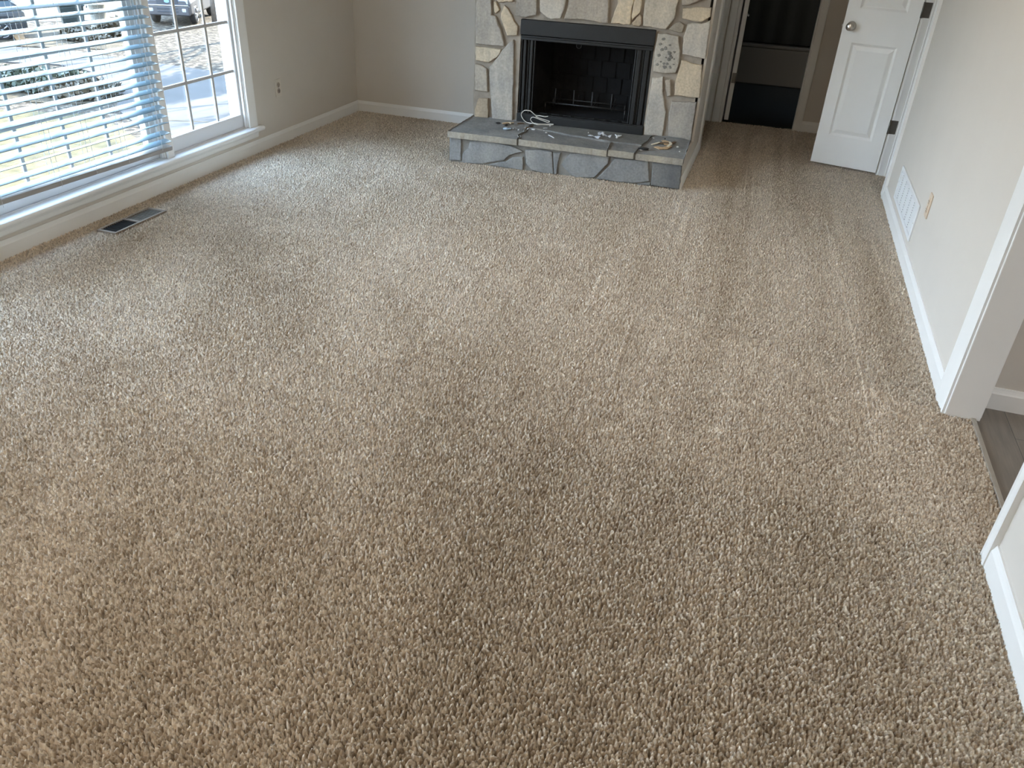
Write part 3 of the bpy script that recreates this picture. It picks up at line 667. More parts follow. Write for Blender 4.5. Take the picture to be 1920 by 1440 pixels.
# --- hearth
b = MB(); b.box(0.002, FW - .002, .012, VC + .012, -.02, .165); b.build('hearth_body', M['hearthmortar'], hearth)
b = MB()
for kx, poly in STONES.items():
    if kx[0] == 'h': stone(b, [Vector((p[0] + (.002 if p[0] > 1.55 else 0), max(p[1], -.012))) for p in poly], TONE[kx], rnd.uniform(-.004, .002), .02, rnd)
b.build('front_stone', M['stone'], hearth)
SLABS = [[(-.004, -.018), (.478, -.018), (.474, .05), (.452, .10), (.47, .20), (.45, .30), (.455, .40), (.46, VC + .01), (.004, VC + .01), (-.002, .2)],
         [(.492, -.018), (1.078, -.018), (1.074, .06), (1.06, .20), (.93, .225), (.76, .25), (.60, .30), (.47, .315), (.484, .20), (.466, .10), (.488, .05)],
         [(.470, .330), (.60, .315), (.76, .265), (.93, .240), (1.06, .215), (1.18, .225), (1.27, .215), (1.29, .33), (1.30, VC + .01), (.474, VC + .01)],
         [(1.088, -.018), (1.252, -.018), (1.256, .04), (1.272, .205), (1.18, .212), (1.072, .205), (1.084, .06)],
         [(1.266, -.018), (1.565, -.018), (1.568, VC + .01), (1.316, VC + .01), (1.304, .33), (1.286, .2), (1.270, .04)]]
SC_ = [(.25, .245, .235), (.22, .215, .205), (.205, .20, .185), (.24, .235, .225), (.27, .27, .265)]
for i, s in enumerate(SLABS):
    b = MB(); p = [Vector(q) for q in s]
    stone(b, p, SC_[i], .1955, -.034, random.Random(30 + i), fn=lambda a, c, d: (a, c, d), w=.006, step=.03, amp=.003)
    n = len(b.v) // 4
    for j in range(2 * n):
        if b.v[j][1] < 0.0: b.c[j] = (.36, .325, .27, 1)          # front edge buff, lighter than the top
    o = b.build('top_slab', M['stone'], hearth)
b = MB(); b.box(.003, FW - .003, -.002, VC + .01, .16, .1885); b.build('slab_bed', M['hearthmortar'], hearth)

# ---------------------------------------------------------------- doors
def panel_door(root, width, height, thick, panels, m_front, m_back=None, z0=0.012):
    """local: hinge edge at x=0, slab towards -x, front face at y=0, back at y=thick; panels: (x0, x1, z0, z1) from the hinge"""
    b = MB(); xs = sorted({0, -width} | {-p[0] for p in panels} | {-p[1] for p in panels}); px0, px1 = panels[0][0], panels[0][1]
    b.box(-width, -px1, 0, thick, z0, height); b.box(-px0, 0, 0, thick, z0, height)
    zz = z0
    for p in panels + [None]:
        top = p[2] if p else height
        b.box(-px1, -px0, 0, thick, zz, top); zz = p[3] if p else 0
    for (x0, x1, za, zb) in panels:
        for face, s in ((0.0, 1), (thick, -1)):
            loops = []
            for ins, d in ((0, 0), (.004, .003), (.013, .010), (.018, .0105), (.042, .002), (.046, .0015)):
                loops.append([(-x1 + ins, face + s * d, za + ins), (-x0 - ins, face + s * d, za + ins), (-x0 - ins, face + s * d, zb - ins), (-x1 + ins, face + s * d, zb - ins)])
            V = [p for l in loops for p in l]; F = []
            for r in range(len(loops) - 1):
                for i in range(4): F.append((r * 4 + i, r * 4 + (i + 1) % 4, (r + 1) * 4 + (i + 1) % 4, (r + 1) * 4 + i))
            r = len(loops) - 1; F.append((r * 4, r * 4 + 1, r * 4 + 2, r * 4 + 3)); b.add(V, F)
    return b.build('door_slab', m_front, root)
d1 = structure(empty('door_1', (0.815, 6.070, 0), math.atan2(6.070 - 6.188, 0.815 - 0.371)), 'white two-panel closet door standing open beside the right wall')
panel_door(d1, 0.457, 2.03, 0.035, [(0.082, 0.376, 0.215, 0.825), (0.082, 0.376, 1.034, 1.60), (0.082, 0.376, 1.70, 1.93)], M['door'])
b = MB(); kx, kz = -0.402, 0.924
b.lathe([(.031, 0), (.031, .004), (.027, .008), (.012, .010), (.011, .022), (.015, .027), (.024, .034), (.0275, .042), (.0265, .050), (.020, .057), (.009, .0605), (.0, .061)], (kx, 0, kz), (0, -1, 0), 28)
b.build('door_knob', M['nickel'], d1)
b = MB(); b.lathe([(.031, 0), (.031, .004), (.027, .008), (.012, .010), (.011, .022), (.015, .027), (.024, .034), (.0275, .042), (.0265, .050), (.020, .057), (.009, .0605), (.0, .061)], (kx, .035, kz), (0, 1, 0), 20)
b.build('door_knob', M['nickel'], d1)
b = MB(); b.bbox(-.4605, -.456, .008, .028, kz - .028, kz + .028, .001); b.bbox(-.468, -.457, .012, .023, kz - .008, kz + .008, .002); b.build('latch_plate', M['nickel'], d1)
for hz in (.33, 1.06, 1.83):
    b = MB(); b.bbox(-.001, .001 + .002, .003, .034, hz - .045, hz + .045, .001); b.tube([(.004, -.004, hz - .046), (.004, -.004, hz + .046)], .0055, 10)
    b.build('hinge', M['hinge'], d1)
# the jamb leaves of the same hinges, seen in the gap behind the door
for hz in (.33, 1.06, 1.83):
    b = MB(); b.bbox(0.822, 0.868, 6.0685, 6.0725, hz - .045, hz + .045, .0015)
    structure(b.build('trim_11' if hz < .5 else ('trim_12' if hz < 1.5 else 'trim_13'), M['hinge']), 'dark hinge leaf on the closet jamb')
d2 = structure(empty('door_2', (-0.341, 7.262, 0), math.radians(-86)), 'bathroom door swung open into the dark room')
# local -x runs away from the hinge; rotate so that the slab points into the bathroom
d2.rotation_euler = (0, 0, math.radians(-84))
panel_door(d2, 0.57, 2.03, 0.035, [(0.10, 0.47, 0.22, 0.82), (0.10, 0.47, 1.03, 1.60), (0.10, 0.47, 1.70, 1.93)], M['trim'])
b = MB(); b.bbox(.0, .002, .004, .033, .315, .395, .001); b.tube([(.004, .037, .313), (.004, .037, .397)], .0055, 10); b.build('hinge', M['hinge'], d2)
b = MB(); b.lathe([(.028, 0), (.028, .006), (.01, .010), (.01, .035)], (-.51, .035, .80), (0, 1, 0), 20); b.tube([(-.51, .07, .80), (-.46, .073, .80), (-.40, .07, .80)], .007, 10); tag(b.build('door_handle', M['nickel'], d2), 'chrome lever handle')

# ---------------------------------------------------------------- bathroom
tub = tag(empty('bathtub', (0.0, 9.25, 0)), 'tan bathtub side at the back of the dark bathroom', 'bathtub')
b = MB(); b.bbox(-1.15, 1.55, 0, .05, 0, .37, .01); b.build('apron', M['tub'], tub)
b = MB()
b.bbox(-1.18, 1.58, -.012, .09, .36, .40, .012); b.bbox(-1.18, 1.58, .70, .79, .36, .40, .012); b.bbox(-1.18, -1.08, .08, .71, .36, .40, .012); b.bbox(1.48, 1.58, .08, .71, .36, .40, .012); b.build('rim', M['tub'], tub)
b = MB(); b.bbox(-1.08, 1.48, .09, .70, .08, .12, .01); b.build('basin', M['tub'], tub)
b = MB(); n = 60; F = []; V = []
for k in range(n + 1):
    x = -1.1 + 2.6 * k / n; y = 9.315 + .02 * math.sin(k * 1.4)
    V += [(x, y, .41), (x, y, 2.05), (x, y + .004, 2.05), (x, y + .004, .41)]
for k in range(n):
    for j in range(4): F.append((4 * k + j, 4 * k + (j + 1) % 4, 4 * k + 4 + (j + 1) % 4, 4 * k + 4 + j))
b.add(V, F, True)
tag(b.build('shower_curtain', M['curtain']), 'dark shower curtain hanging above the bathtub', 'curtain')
rod = MB(); rod.tube([(-1.2, 9.317, 2.07), (1.6, 9.317, 2.07)], .012, 10); tag(rod.build('curtain_rod', M['nickel']), 'metal rod carrying the dark shower curtain', 'rod')

# ---------------------------------------------------------------- outlets, vents
def outlet(name, loc, rz, plate, face, label, cat='outlet'):
    """local: plate in the x-z plane, front towards -y"""
    r = tag(empty(name, loc, rz), label, cat)
    b = MB(); b.bbox(-.035, .035, -.006, 0, -.057, .057, .003); b.build('cover_plate', plate, r)
    for dz in (.0195, -.0195):
        b = MB(); b.lathe([(.0165, 0), (.0165, .0018), (.0155, .0025)], (0, -.006, dz), (0, -1, 0), 24); s = b.build('socket', face, r)
        b = MB(); b.box(-.0075, -.0055, -.0092, -.008, dz - .001, dz + .007); b.box(.0055, .0075, -.0092, -.008, dz - .001, dz + .006); b.lathe([(.0025, 0), (.0025, .0012)], (0, -.0082, dz - .007), (0, -1, 0), 10); b.build('slot', M['dark'], s)
    b = MB(); b.lathe([(.003, 0), (.0028, .0015), (0, .002)], (0, -.006, 0), (0, -1, 0), 12); b.build('screw', M['nickel'], r)
    return r
outlet('wall_outlet', (-3.24, 4.933, .364), math.radians(90), M['ivory'], M['socket'], 'ivory duplex outlet on the window wall, right of the window')
outlet('wall_outlet', (0.832, 4.128, .366), math.radians(-90), M['almond'], M['almond'], 'tan almond outlet plate on the right wall beside the return vent')
vent = tag(empty('return_vent', (0.832, 4.715, .213)), 'white louvered return air grille low on the right wall', 'vent')
y0, y1, z0, z1 = -.402, .402, -.095, .095
b = MB(); fr = .024
b.bbox(-.009, 0, y0, y1, z0, z0 + fr, .003); b.bbox(-.009, 0, y0, y1, z1 - fr, z1, .003); b.bbox(-.009, 0, y0, y0 + fr, z0 + fr - .003, z1 - fr + .003, .003); b.bbox(-.009, 0, y1 - fr, y1, z0 + fr - .003, z1 - fr + .003, .003)
b.build('frame', M['ventwhite'], vent)
b = MB()
for k in range(11):
    z = z0 + fr + .004 + k * .0131
    b.add([(-.0075, y0 + fr - .002, z), (-.0075, y1 - fr + .002, z), (-.0005, y1 - fr + .002, z + .0105), (-.0005, y0 + fr - .002, z + .0105), (-.0065, y0 + fr - .002, z), (-.0065, y1 - fr + .002, z), (.0005, y1 - fr + .002, z + .0105), (.0005, y0 + fr - .002, z + .0105)],
          [(0, 1, 2, 3), (7, 6, 5, 4), (0, 4, 5, 1), (2, 6, 7, 3), (1, 5, 6, 2), (0, 3, 7, 4)])
b.build('louver_set', M['ventwhite'], vent)
for k in range(1, 6):
    y = y0 + (y1 - y0) * k / 6; b = MB(); b.bbox(-.0082, -.001, y - .003, y + .003, z0 + fr - .002, z1 - fr + .002, .001); dv = b.build('divider', M['ventwhite'], vent)
    b = MB()
    for q in range(11): z = z0 + fr + .006 + q * .0131; b.box(-.0088, -.002, y + .003, y + .0075, z, z + .005)
    b.build('notch_row', M['dark'], dv)
b = MB(); b.box(-.0006, 0, y0 + .01, y1 - .01, z0 + .01, z1 - .01); b.build('backing', M['dark'], vent)
for y in (y0 + .012, y1 - .012):
    b = MB(); b.lathe([(.004, 0), (.0035, .0015), (0, .002)], (-.009, y, 0), (-1, 0, 0), 10); b.build('screw', M['nickel'], vent)
reg = tag(empty('floor_register', (-3.0625, 3.195, 0.0)), 'tan floor register in the carpet below the blind, one half dark', 'register')
b = MB(); X0, X1, Y0, Y1 = -.060, .060, -.192, .192
b.bbox(X0, X0 + .013, Y0, Y1, -.006, .006, .002); b.bbox(X1 - .013, X1, Y0, Y1, -.006, .006, .002); b.bbox(X0 + .012, X1 - .012, Y0, Y0 + .014, -.006, .006, .002); b.bbox(X0 + .012, X1 - .012, Y1 - .014, Y1, -.006, .006, .002); b.bbox(X0 + .012, X1 - .012, -.013, .001, -.006, .006, .002)
b.build('frame', M['regtan'], reg)
b = MB(); b.box(X0 + .012, X1 - .012, Y0 + .013, -.012, -.012, -.009)
tag(b.build('duct_opening', M['dark'], reg), 'open dark half')
b = MB(); b.box(X0 + .012, X1 - .012, .0, Y1 - .013, -.004, .0005)
tag(b.build('damper_plate', M['regbrown'], reg), 'brown closed half')
for (a, c) in ((Y0 + .014, -.013), (.001, Y1 - .014)):
    b = MB(); n = 11
    for k in range(n): y = a + (c - a) * (k + .5) / n; b.box(X0 + .012, X1 - .012, y - .0012, y + .0012, -.004, .0035)
    b.build('fin_row', M['dark'] if a < -.1 else M['regbrown'], reg)

# ---------------------------------------------------------------- litter on the hearth
HZ = 0.1955
M['wplast'] = mat('white_plastic', (0.82, 0.82, 0.80), 0.45, noise=(60, .02))
M['bluebit'] = mat('pale_blue_plastic', (0.42, 0.52, 0.60), 0.4, noise=(60, .04))
M['cable'] = mat('cream_cable_jacket', (0.72, 0.68, 0.60), 0.5, noise=(60, .03))
M['wood'] = mat('split_pale_wood', (0.55, 0.38, 0.22), 0.8, noise=(70, .25))
M['woodlight'] = mat('pale_fresh_splinter', (0.78, 0.70, 0.54), 0.7, noise=(70, .1))
M['wooddark'] = mat('brown_bark', (0.16, 0.095, 0.05), 0.85, noise=(70, .3))
M['plaster'] = mat('plaster_crumb', (0.66, 0.65, 0.62), 0.9, noise=(90, .1))
M['char'] = mat('black_char', (0.03, 0.028, 0.025), 0.9, noise=(70, .3))
clear = bpy.data.materials.new('clear_plastic'); clear.use_nodes = True
pb = clear.node_tree.nodes['Principled BSDF']; pb.inputs['Base Color'].default_value = (.86, .88, .92, 1); pb.inputs['Roughness'].default_value = .15; pb.inputs['Alpha'].default_value = .42
M['clear'] = clear
lr = random.Random(17)
def chunk(r, flat=.7, el=1.0):
    """an irregular crumb"""
    bm = bmesh.new(); bmesh.ops.create_icosphere(bm, subdivisions=2, radius=1)
    ph = [lr.uniform(0, 6) for _ in range(6)]
    for v in bm.verts:
        k = 1 + .22 * math.sin(3 * v.co.x + ph[0]) + .18 * math.sin(4 * v.co.y + ph[1]) + .15 * math.sin(5 * v.co.z + ph[2])
        v.co = Vector((v.co.x * r * k * el, v.co.y * r * k, max(v.co.z, -.75) * r * k * flat))
    return MB().bm(bm)
def bit(name, u, v, r, m, label, cat, flat=.7, el=1.0, rz=0.0, group=None):
    o = chunk(r, flat, el).build(name, m); o.location = fw(u, v, HZ + r * flat * .72); o.rotation_euler = (0, 0, rz); return tag(o, label, cat, group)
def strand(name, pts, r, m, label, cat, n=6):
    b = MB(); P = [fw(*p) for p in pts]; o0 = P[0].copy(); b.tube([p - o0 for p in P], r, n); o = b.build(name, m); o.location = o0; return tag(o, label, cat)
def smooth(pts, k=5):
    out = []; n = len(pts)
    for i in range(n - 1):
        p0, p1, p2, p3 = (Vector(pts[max(i - 1, 0)]), Vector(pts[i]), Vector(pts[i + 1]), Vector(pts[min(i + 2, n - 1)]))
        for j in range(k):
            t = j / k; out.append(tuple(.5 * ((2 * p1) + (-p0 + p2) * t + (2 * p0 - 5 * p1 + 4 * p2 - p3) * t * t + (-p0 + 3 * p1 - 3 * p2 + p3) * t ** 3)))
    out.append(tuple(pts[-1])); return out
cab = [(0.565, 0.490, 0.2545), (0.543, 0.491, 0.250), (0.502, 0.491, 0.252), (0.478, 0.491, 0.250), (0.444, 0.490, 0.273), (0.428, 0.490, 0.279), (0.395, 0.490, 0.278), (0.375, 0.490, 0.262), (0.37, 0.490, 0.242), (0.382, 0.490, 0.22), (0.407, 0.488, 0.2005), (0.447, 0.466, 0.2), (0.482, 0.457, 0.2), (0.506, 0.446, 0.2), (0.538, 0.470, 0.2), (0.574, 0.476, 0.2), (0.600, 0.488, 0.2), (0.607, 0.494, 0.2035), (0.590, 0.494, 0.2035), (0.560, 0.489, 0.201),
       (0.520, 0.462, 0.2035), (0.495, 0.456, 0.2035), (0.458, 0.486, 0.201), (0.439, 0.491, 0.218), (0.446, 0.491, 0.234), (0.462, 0.491, 0.238), (0.491, 0.490, 0.231), (0.529, 0.489, 0.222), (0.561, 0.489, 0.214), (0.575, 0.489, 0.217), (0.573, 0.489, 0.224), (0.512, 0.487, 0.235), (0.476, 0.487, 0.245)]
strand('cable', smooth(cab), .0026, M['cable'], 'cream cable looped loosely against the black firebox panel', 'cable', 8)
bit('plastic_bit', .593, .458, .0075, M['wplast'], 'white plastic bit just in front of the cable end', 'debris', .9)
bit('plastic_scrap', .345, .222, .017, M['bluebit'], 'pale blue plastic scrap near the left front of the hearth', 'debris', .55, 1.35, .5)
bit('plaster_crumb', .376, .269, .0055, M['plaster'], 'small white crumb nearest the blue scrap on the hearth', 'debris')
bit('plaster_crumb', .417, .247, .006, M['plaster'], 'small white crumb on the slab joint, right of the blue scrap', 'debris')
bit('plaster_crumb', .447, .308, .005, M['plaster'], 'white crumb beside the dark stick end on the hearth', 'debris')
bit('plaster_crumb', .472, .294, .007, M['plaster'], 'white crumb between the dark stick and the biggest crumb', 'debris', .8)
bit('plaster_crumb', .511, .291, .010, M['plaster'], 'biggest white crumb in the row below the cable', 'debris', .7, 1.2)
bit('plaster_crumb', .586, .299, .0045, M['plaster'], 'tiny white crumb above the grey pebble on the hearth', 'debris')
bit('plaster_crumb', .613, .253, .0065, M['plaster'], 'pale crumb just behind the white plastic stick', 'debris', .6, 1.3)
strand('plastic_stick', [(.643, .193, HZ + .004), (.668, .166, HZ + .005), (.694, .136, HZ + .004)], .0032, M['wplast'], 'white plastic stick lying near the front hearth edge', 'debris')
strand('plastic_sliver', [(.562, .372, HZ + .003), (.576, .381, HZ + .004), (.588, .389, HZ + .003)], .0022, M['wplast'], 'thin white sliver below the cable end', 'debris')
strand('twig', [(.445, .300, HZ + .003), (.468, .345, HZ + .005), (.487, .388, HZ + .003)], .0028, M['wooddark'], 'dark twig lying along the hearth below the cable', 'twig')
bit('plaster_crumb', .879, .388, .0055, M['plaster'], 'lone white crumb below the middle of the firebox', 'debris')
# clear wrappers
def sheet(name, u, v, w, h, m, label, cat, rz=0.0, lift=.008, n=7):
    b = MB(); V = []; F = []; ph = lr.uniform(0, 6)
    for i in range(n):
        for j in range(n):
            x = (i / (n - 1) - .5) * w; y = (j / (n - 1) - .5) * h
            V.append((x + lr.uniform(-.1, .1) * w / n, y + lr.uniform(-.1, .1) * h / n, max(.0008, lift * (.45 + .55 * math.sin(5 * x / w + ph) * math.cos(4 * y / h + ph) + lr.uniform(-.2, .2)))))
    for i in range(n - 1):
        for j in range(n - 1): F.append((i * n + j, (i + 1) * n + j, (i + 1) * n + j + 1, i * n + j + 1))
    nv = len(V); V2 = [(x, y, z + .0009) for x, y, z in V]
    b.add(V + V2, [f[::-1] for f in F] + [tuple(i + nv for i in f) for f in F]); o = b.build(name, m); o.location = fw(u, v, HZ + .001); o.rotation_euler = (0, 0, rz); return tag(o, label, cat)
sheet('plastic_wrapper', .940, .285, .085, .035, M['clear'], 'clear crumpled plastic wrapper with a white end on the hearth', 'wrapper', -.35, .014)
bit('plaster_crumb', .912, .300, .010, M['wplast'], 'white knot of plastic at the left end of the clear wrapper', 'debris', .6, 1.5)
sheet('plastic_wrapper', .971, .366, .04, .05, M['clear'], 'clear upright plastic piece close to the firebox panel', 'wrapper', .4, .022)
sheet('plastic_wrapper', 1.020, .340, .055, .03, M['clear'], 'clear plastic piece just left of the white Y-shaped anchor', 'wrapper', -.2, .016)
sheet('plastic_film', 1.012, .231, .045, .02, M['clear'], 'flat scrap of clear film below the other wrappers', 'wrapper', .1, .004)
b = MB(); b.tube([(0, -.022, .006), (0, .002, .008)], [.0075, .0065], 8); b.tube([(0, 0, .008), (-.012, .014, .010), (-.021, .026, .012)], [.006, .0045, .003], 8); b.tube([(0, 0, .008), (.013, .012, .010), (.024, .022, .012)], [.006, .0045, .003], 8); b.tube([(0, 0, .008), (.002, .018, .012)], [.005, .003], 8)
o = b.build('wall_anchor', M['wplast']); o.location = fw(1.087, .349, HZ + .0015); tag(o, 'white Y-shaped plastic anchor on the hearth', 'anchor')
bit('plaster_crumb', 1.321, .439, .0065, M['plaster'], 'pale crumb against the stones behind the wood splinters', 'debris')
bit('charcoal_crumb', 1.399, .455, .006, M['char'], 'black crumb behind the wood splinters', 'debris')
bit('plaster_crumb', 1.502, .280, .0075, M['plaster'], 'grey crumb right of the wood splinters', 'debris', .6, 1.3)
bit('plaster_crumb', 1.526, .163, .0055, M['plaster'], 'white crumb at the right front corner of the hearth', 'debris')
bit('stone_chip', 1.292, .115, .020, M['char'], 'dark stone chip near the front edge, left of the splinters', 'chip', .4, 1.7, .1)
bit('plaster_crumb', 1.284, .088, .006, M['plaster'], 'pale crumb in front of the dark stone chip', 'debris', .5, 1.6)
def splinter(name, pts, wd, th, m, label, group=None):
    """a flat torn sliver of wood along pts (u, v, z)"""
    b = MB(); P = [fw(*p) for p in pts]; o0 = P[0].copy(); P = [p - o0 for p in P]; V = []; n = len(P)
    for i, p in enumerate(P):
        t = (P[min(i + 1, n - 1)] - P[max(i - 1, 0)]).normalized(); s = Vector((-t.y, t.x, 0)).normalized(); w = wd * (.25 + .75 * math.sin(math.pi * (i + .6) / (n + .2))) * lr.uniform(.8, 1.15)
        for (q, zz) in ((-1, 0), (1, 0), (1, th), (-1, th)): V.append(p + s * q * w / 2 + Vector((0, 0, zz)))
    F = [(3, 2, 1, 0), tuple((n - 1) * 4 + j for j in range(4))]
    for i in range(n - 1):
        for j in range(4): F.append((i * 4 + j, i * 4 + (j + 1) % 4, i * 4 + 4 + (j + 1) % 4, i * 4 + 4 + j))
    b.add(V, F); o = b.build(name, m); o.location = o0; return tag(o, label, 'splinter', group)
H1 = HZ + .001
splinter('wood_splinter', [(1.331, .252, H1 + .002), (1.352, .280, H1 + .004), (1.376, .311, H1 + .008)], .020, .004, M['woodlight'], 'palest cream wood splinter, at the left of the right-hand heap')
splinter('wood_splinter', [(1.360, .215, H1), (1.40, .190, H1), (1.425, .20, H1), (1.452, .262, H1 + .004)], .055, .004, M['wood'], 'broad tan piece of torn wood at the front of the right-hand heap')
splinter('wood_splinter', [(1.368, .300, H1 + .005), (1.41, .315, H1 + .008), (1.455, .320, H1 + .008), (1.475, .385, H1 + .006)], .032, .004, M['wooddark'], 'dark brown bark strip across the right-hand wood heap')
splinter('wood_splinter', [(1.392, .405, H1), (1.42, .36, H1 + .004), (1.43, .27, H1 + .006)], .045, .004, M['wood'], 'tan wood sliver at the back of the right-hand heap')
splinter('wood_splinter', [(1.44, .345, H1 + .010), (1.455, .29, H1 + .010), (1.44, .235, H1 + .006)], .022, .004, M['woodlight'], 'light narrow sliver on top of the right-hand wood heap')
splinter('wood_splinter', [(.262, .380, H1), (.29, .392, H1 + .004), (.335, .42, H1 + .003)], .018, .004, M['wood'], 'tan wood sliver left of the firebox, longest of the small heap')
splinter('wood_splinter', [(.285, .415, H1), (.31, .402, H1 + .006), (.325, .375, H1 + .004)], .014, .004, M['woodlight'], 'pale wood sliver crossing the small heap left of the firebox')
splinter('wood_splinter', [(.272, .355, H1), (.30, .375, H1 + .004), (.33, .39, H1 + .006)], .010, .003, M['wooddark'], 'dark bark strip in front of the small heap left of the firebox')
bit('charcoal_crumb', .305, .332, .011, M['char'], 'black charcoal crumb in front of the small wood heap', 'debris', .6, 1.2)
splinter('bark_chip', [(.362, .420, H1), (.385, .438, H1 + .002), (.405, .447, H1)], .022, .004, M['wooddark'], 'dark flat bark chip between the small heap and the cable')
bit('stone_chip', .238, .372, .013, M['char'], 'dark chip at the left end of the small wood heap', 'chip', .4, 1.5)

# ---------------------------------------------------------------- ceiling lamp of the room
lamp = tag(empty('unseen_ceiling_lamp', (-2.2, -0.3, CEIL)), 'round white flush ceiling lamp near the front wall of the living room', 'lamp')
b = MB(); b.lathe([(.17, 0), (.17, .02), (.16, .025)], (0, 0, 0), (0, 0, -1), 32); b.build('base', M['trim'], lamp)
sh = bpy.data.materials.new('lit_lamp_shade'); sh.use_nodes = True; pbs = sh.node_tree.nodes['Principled BSDF']; pbs.inputs['Base Color'].default_value = (.9, .87, .8, 1); pbs.inputs['Emission Color'].default_value = (1, .86, .68, 1); pbs.inputs['Emission Strength'].default_value = 2.0
b = MB(); b.lathe([(.155, .02), (.15, .05), (.12, .08), (.06, .095), (0, .098)], (0, 0, 0), (0, 0, -1), 32); b.build('lamp_shade', sh, lamp)
ld = bpy.data.lights.new('lamp_bulb', 'AREA'); ld.shape = 'DISK'; ld.size = .3; ld.energy = LAMP_WATTS; ld.color = (1, .89, .76)
lo = bpy.data.objects.new('lamp_bulb', ld); link(lo, lamp); lo.location = (0, 0, -.11)

fill_lamp = tag(empty('unseen_ceiling_lamp', (-0.5, 3.5, CEIL)), 'unseen flush ceiling lamp added as warm fill towards the fireplace', 'lamp')  # unseen lamp, added as warm fill for the far half of the room
b = MB(); b.lathe([(.17, 0), (.17, .02), (.16, .025)], (0, 0, 0), (0, 0, -1), 32); b.build('base', M['trim'], fill_lamp)
b = MB(); b.lathe([(.155, .02), (.15, .05), (.12, .08), (.06, .095), (0, .098)], (0, 0, 0), (0, 0, -1), 32); b.build('lamp_shade', sh, fill_lamp)
l2 = bpy.data.lights.new('lamp_bulb', 'AREA'); l2.shape = 'DISK'; l2.size = .3; l2.energy = LAMP_WATTS * .35; l2.color = (1, .89, .76)
lo2 = bpy.data.objects.new('lamp_bulb', l2); link(lo2, fill_lamp); lo2.location = (0, 0, -.11)
kitchen_fill_lamp = tag(empty('unseen_ceiling_lamp', (2.9, 1.9, CEIL)), 'unseen flush ceiling lamp added to brighten the next room', 'lamp')  # added out of view to lift the light in the next room
b = MB(); b.lathe([(.17, 0), (.17, .02), (.16, .025)], (0, 0, 0), (0, 0, -1), 32); b.build('base', M['trim'], kitchen_fill_lamp)
b = MB(); b.lathe([(.155, .02), (.15, .05), (.12, .08), (.06, .095), (0, .098)], (0, 0, 0), (0, 0, -1), 32); b.build('lamp_shade', sh, kitchen_fill_lamp)
kd = bpy.data.lights.new('lamp_bulb', 'AREA'); kd.shape = 'DISK'; kd.size = .3; kd.energy = 4.5; kd.color = (1, .97, .94)
ko = bpy.data.objects.new('lamp_bulb', kd); link(ko, kitchen_fill_lamp); ko.location = (0, 0, -.11)

# ---------------------------------------------------------------- outdoors, seen through the window
GZ = -3.2
def ground_mat(name, stops, scale, bump_d=0.03, sc2=6.0, rough=0.95):
    m = mat(name, (.3, .3, .3), rough, spec=.1); t = m.node_tree; b = t.nodes['Principled BSDF']
    tc = t.nodes.new('ShaderNodeTexCoord'); n = t.nodes.new('ShaderNodeTexNoise'); n.inputs['Scale'].default_value = scale; n.inputs['Detail'].default_value = 8; n.inputs['Roughness'].default_value = .7
    t.links.new(tc.outputs['Object'], n.inputs['Vector'])
    r = t.nodes.new('ShaderNodeValToRGB'); E = r.color_ramp.elements; E[0].position = stops[0][0]; E[0].color = (*stops[0][1], 1); E[1].position = stops[-1][0]; E[1].color = (*stops[-1][1], 1)
    for p, c in stops[1:-1]: k = E.new(p); k.color = (*c, 1)
    t.links.new(n.outputs['Fac'], r.inputs[0]); t.links.new(r.outputs[0], b.inputs['Base Color'])
    n2 = t.nodes.new('ShaderNodeTexNoise'); n2.inputs['Scale'].default_value = sc2; n2.inputs['Detail'].default_value = 6; t.links.new(tc.outputs['Object'], n2.inputs['Vector'])
    bp = t.nodes.new('ShaderNodeBump'); bp.inputs['Strength'].default_value = .6; bp.inputs['Distance'].default_value = bump_d; t.links.new(n2.outputs['Fac'], bp.inputs['Height']); t.links.new(bp.outputs['Normal'], b.inputs['Normal'])
    return m
M['leaves'] = ground_mat('leaf_strewn_lawn', [(.36, (.010, .008, .006)), (.46, (.024, .019, .014)), (.53, (.050, .040, .029)), (.61, (.14, .117, .085))], 5.0, .10, 9)
M['straw'] = ground_mat('dry_straw_grass', [(.3, (.028, .023, .010)), (.5, (.058, .048, .023)), (.7, (.085, .073, .04))], 1.6, .05, 7)
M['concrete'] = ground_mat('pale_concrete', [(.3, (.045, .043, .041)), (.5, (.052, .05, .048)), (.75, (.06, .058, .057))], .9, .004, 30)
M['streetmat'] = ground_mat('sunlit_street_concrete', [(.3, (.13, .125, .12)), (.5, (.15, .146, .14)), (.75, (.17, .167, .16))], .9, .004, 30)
M['mulch'] = ground_mat('dark_mulch', [(.3, (.02, .018, .012)), (.5, (.045, .036, .024)), (.7, (.09, .07, .045))], 2.2, .08, 6)
def slab(name, poly, z0, z1, m, label, cat):
    b = MB(); b.prism(poly, lambda a, c, d: (a, c, d), z0, z1); o = b.build(name, m); return tag(o, label, cat)
b = MB(); b.box(-70, -3.38, -30, 80, GZ - .3, GZ); tag(b.build('lawn', M['leaves']), 'leaf-strewn brown lawn outside the window', 'lawn', kind='structure')
tag(slab('driveway', [(-3.6, 12.0), (-9.6, 12.2), (-14.9, 15.9), (-15.95, 16.9), (-18.6, 19.4), (-20.6, 19.9), (-23.4, 19.0), (-30, 15.6), (-36, 10), (-38, 12), (-31, 19.2), (-22.6, 22.0), (-18.28, 21.6), (-15.6, 21.35), (-3.6, 22.0)], GZ - .1, GZ + .03, M['concrete'], 'concrete driveway crossing outside the window', 'driveway'), kind='structure')
tag(slab('street', [(-60, 40), (-28.6, 25.5), (-26.8, 28.0), (-25.6, 29.2), (-50, 70), (-70, 70)], GZ - .1, GZ + .02, M['streetmat'], 'sunlit pale street at the top of the window view', 'street'), kind='structure')
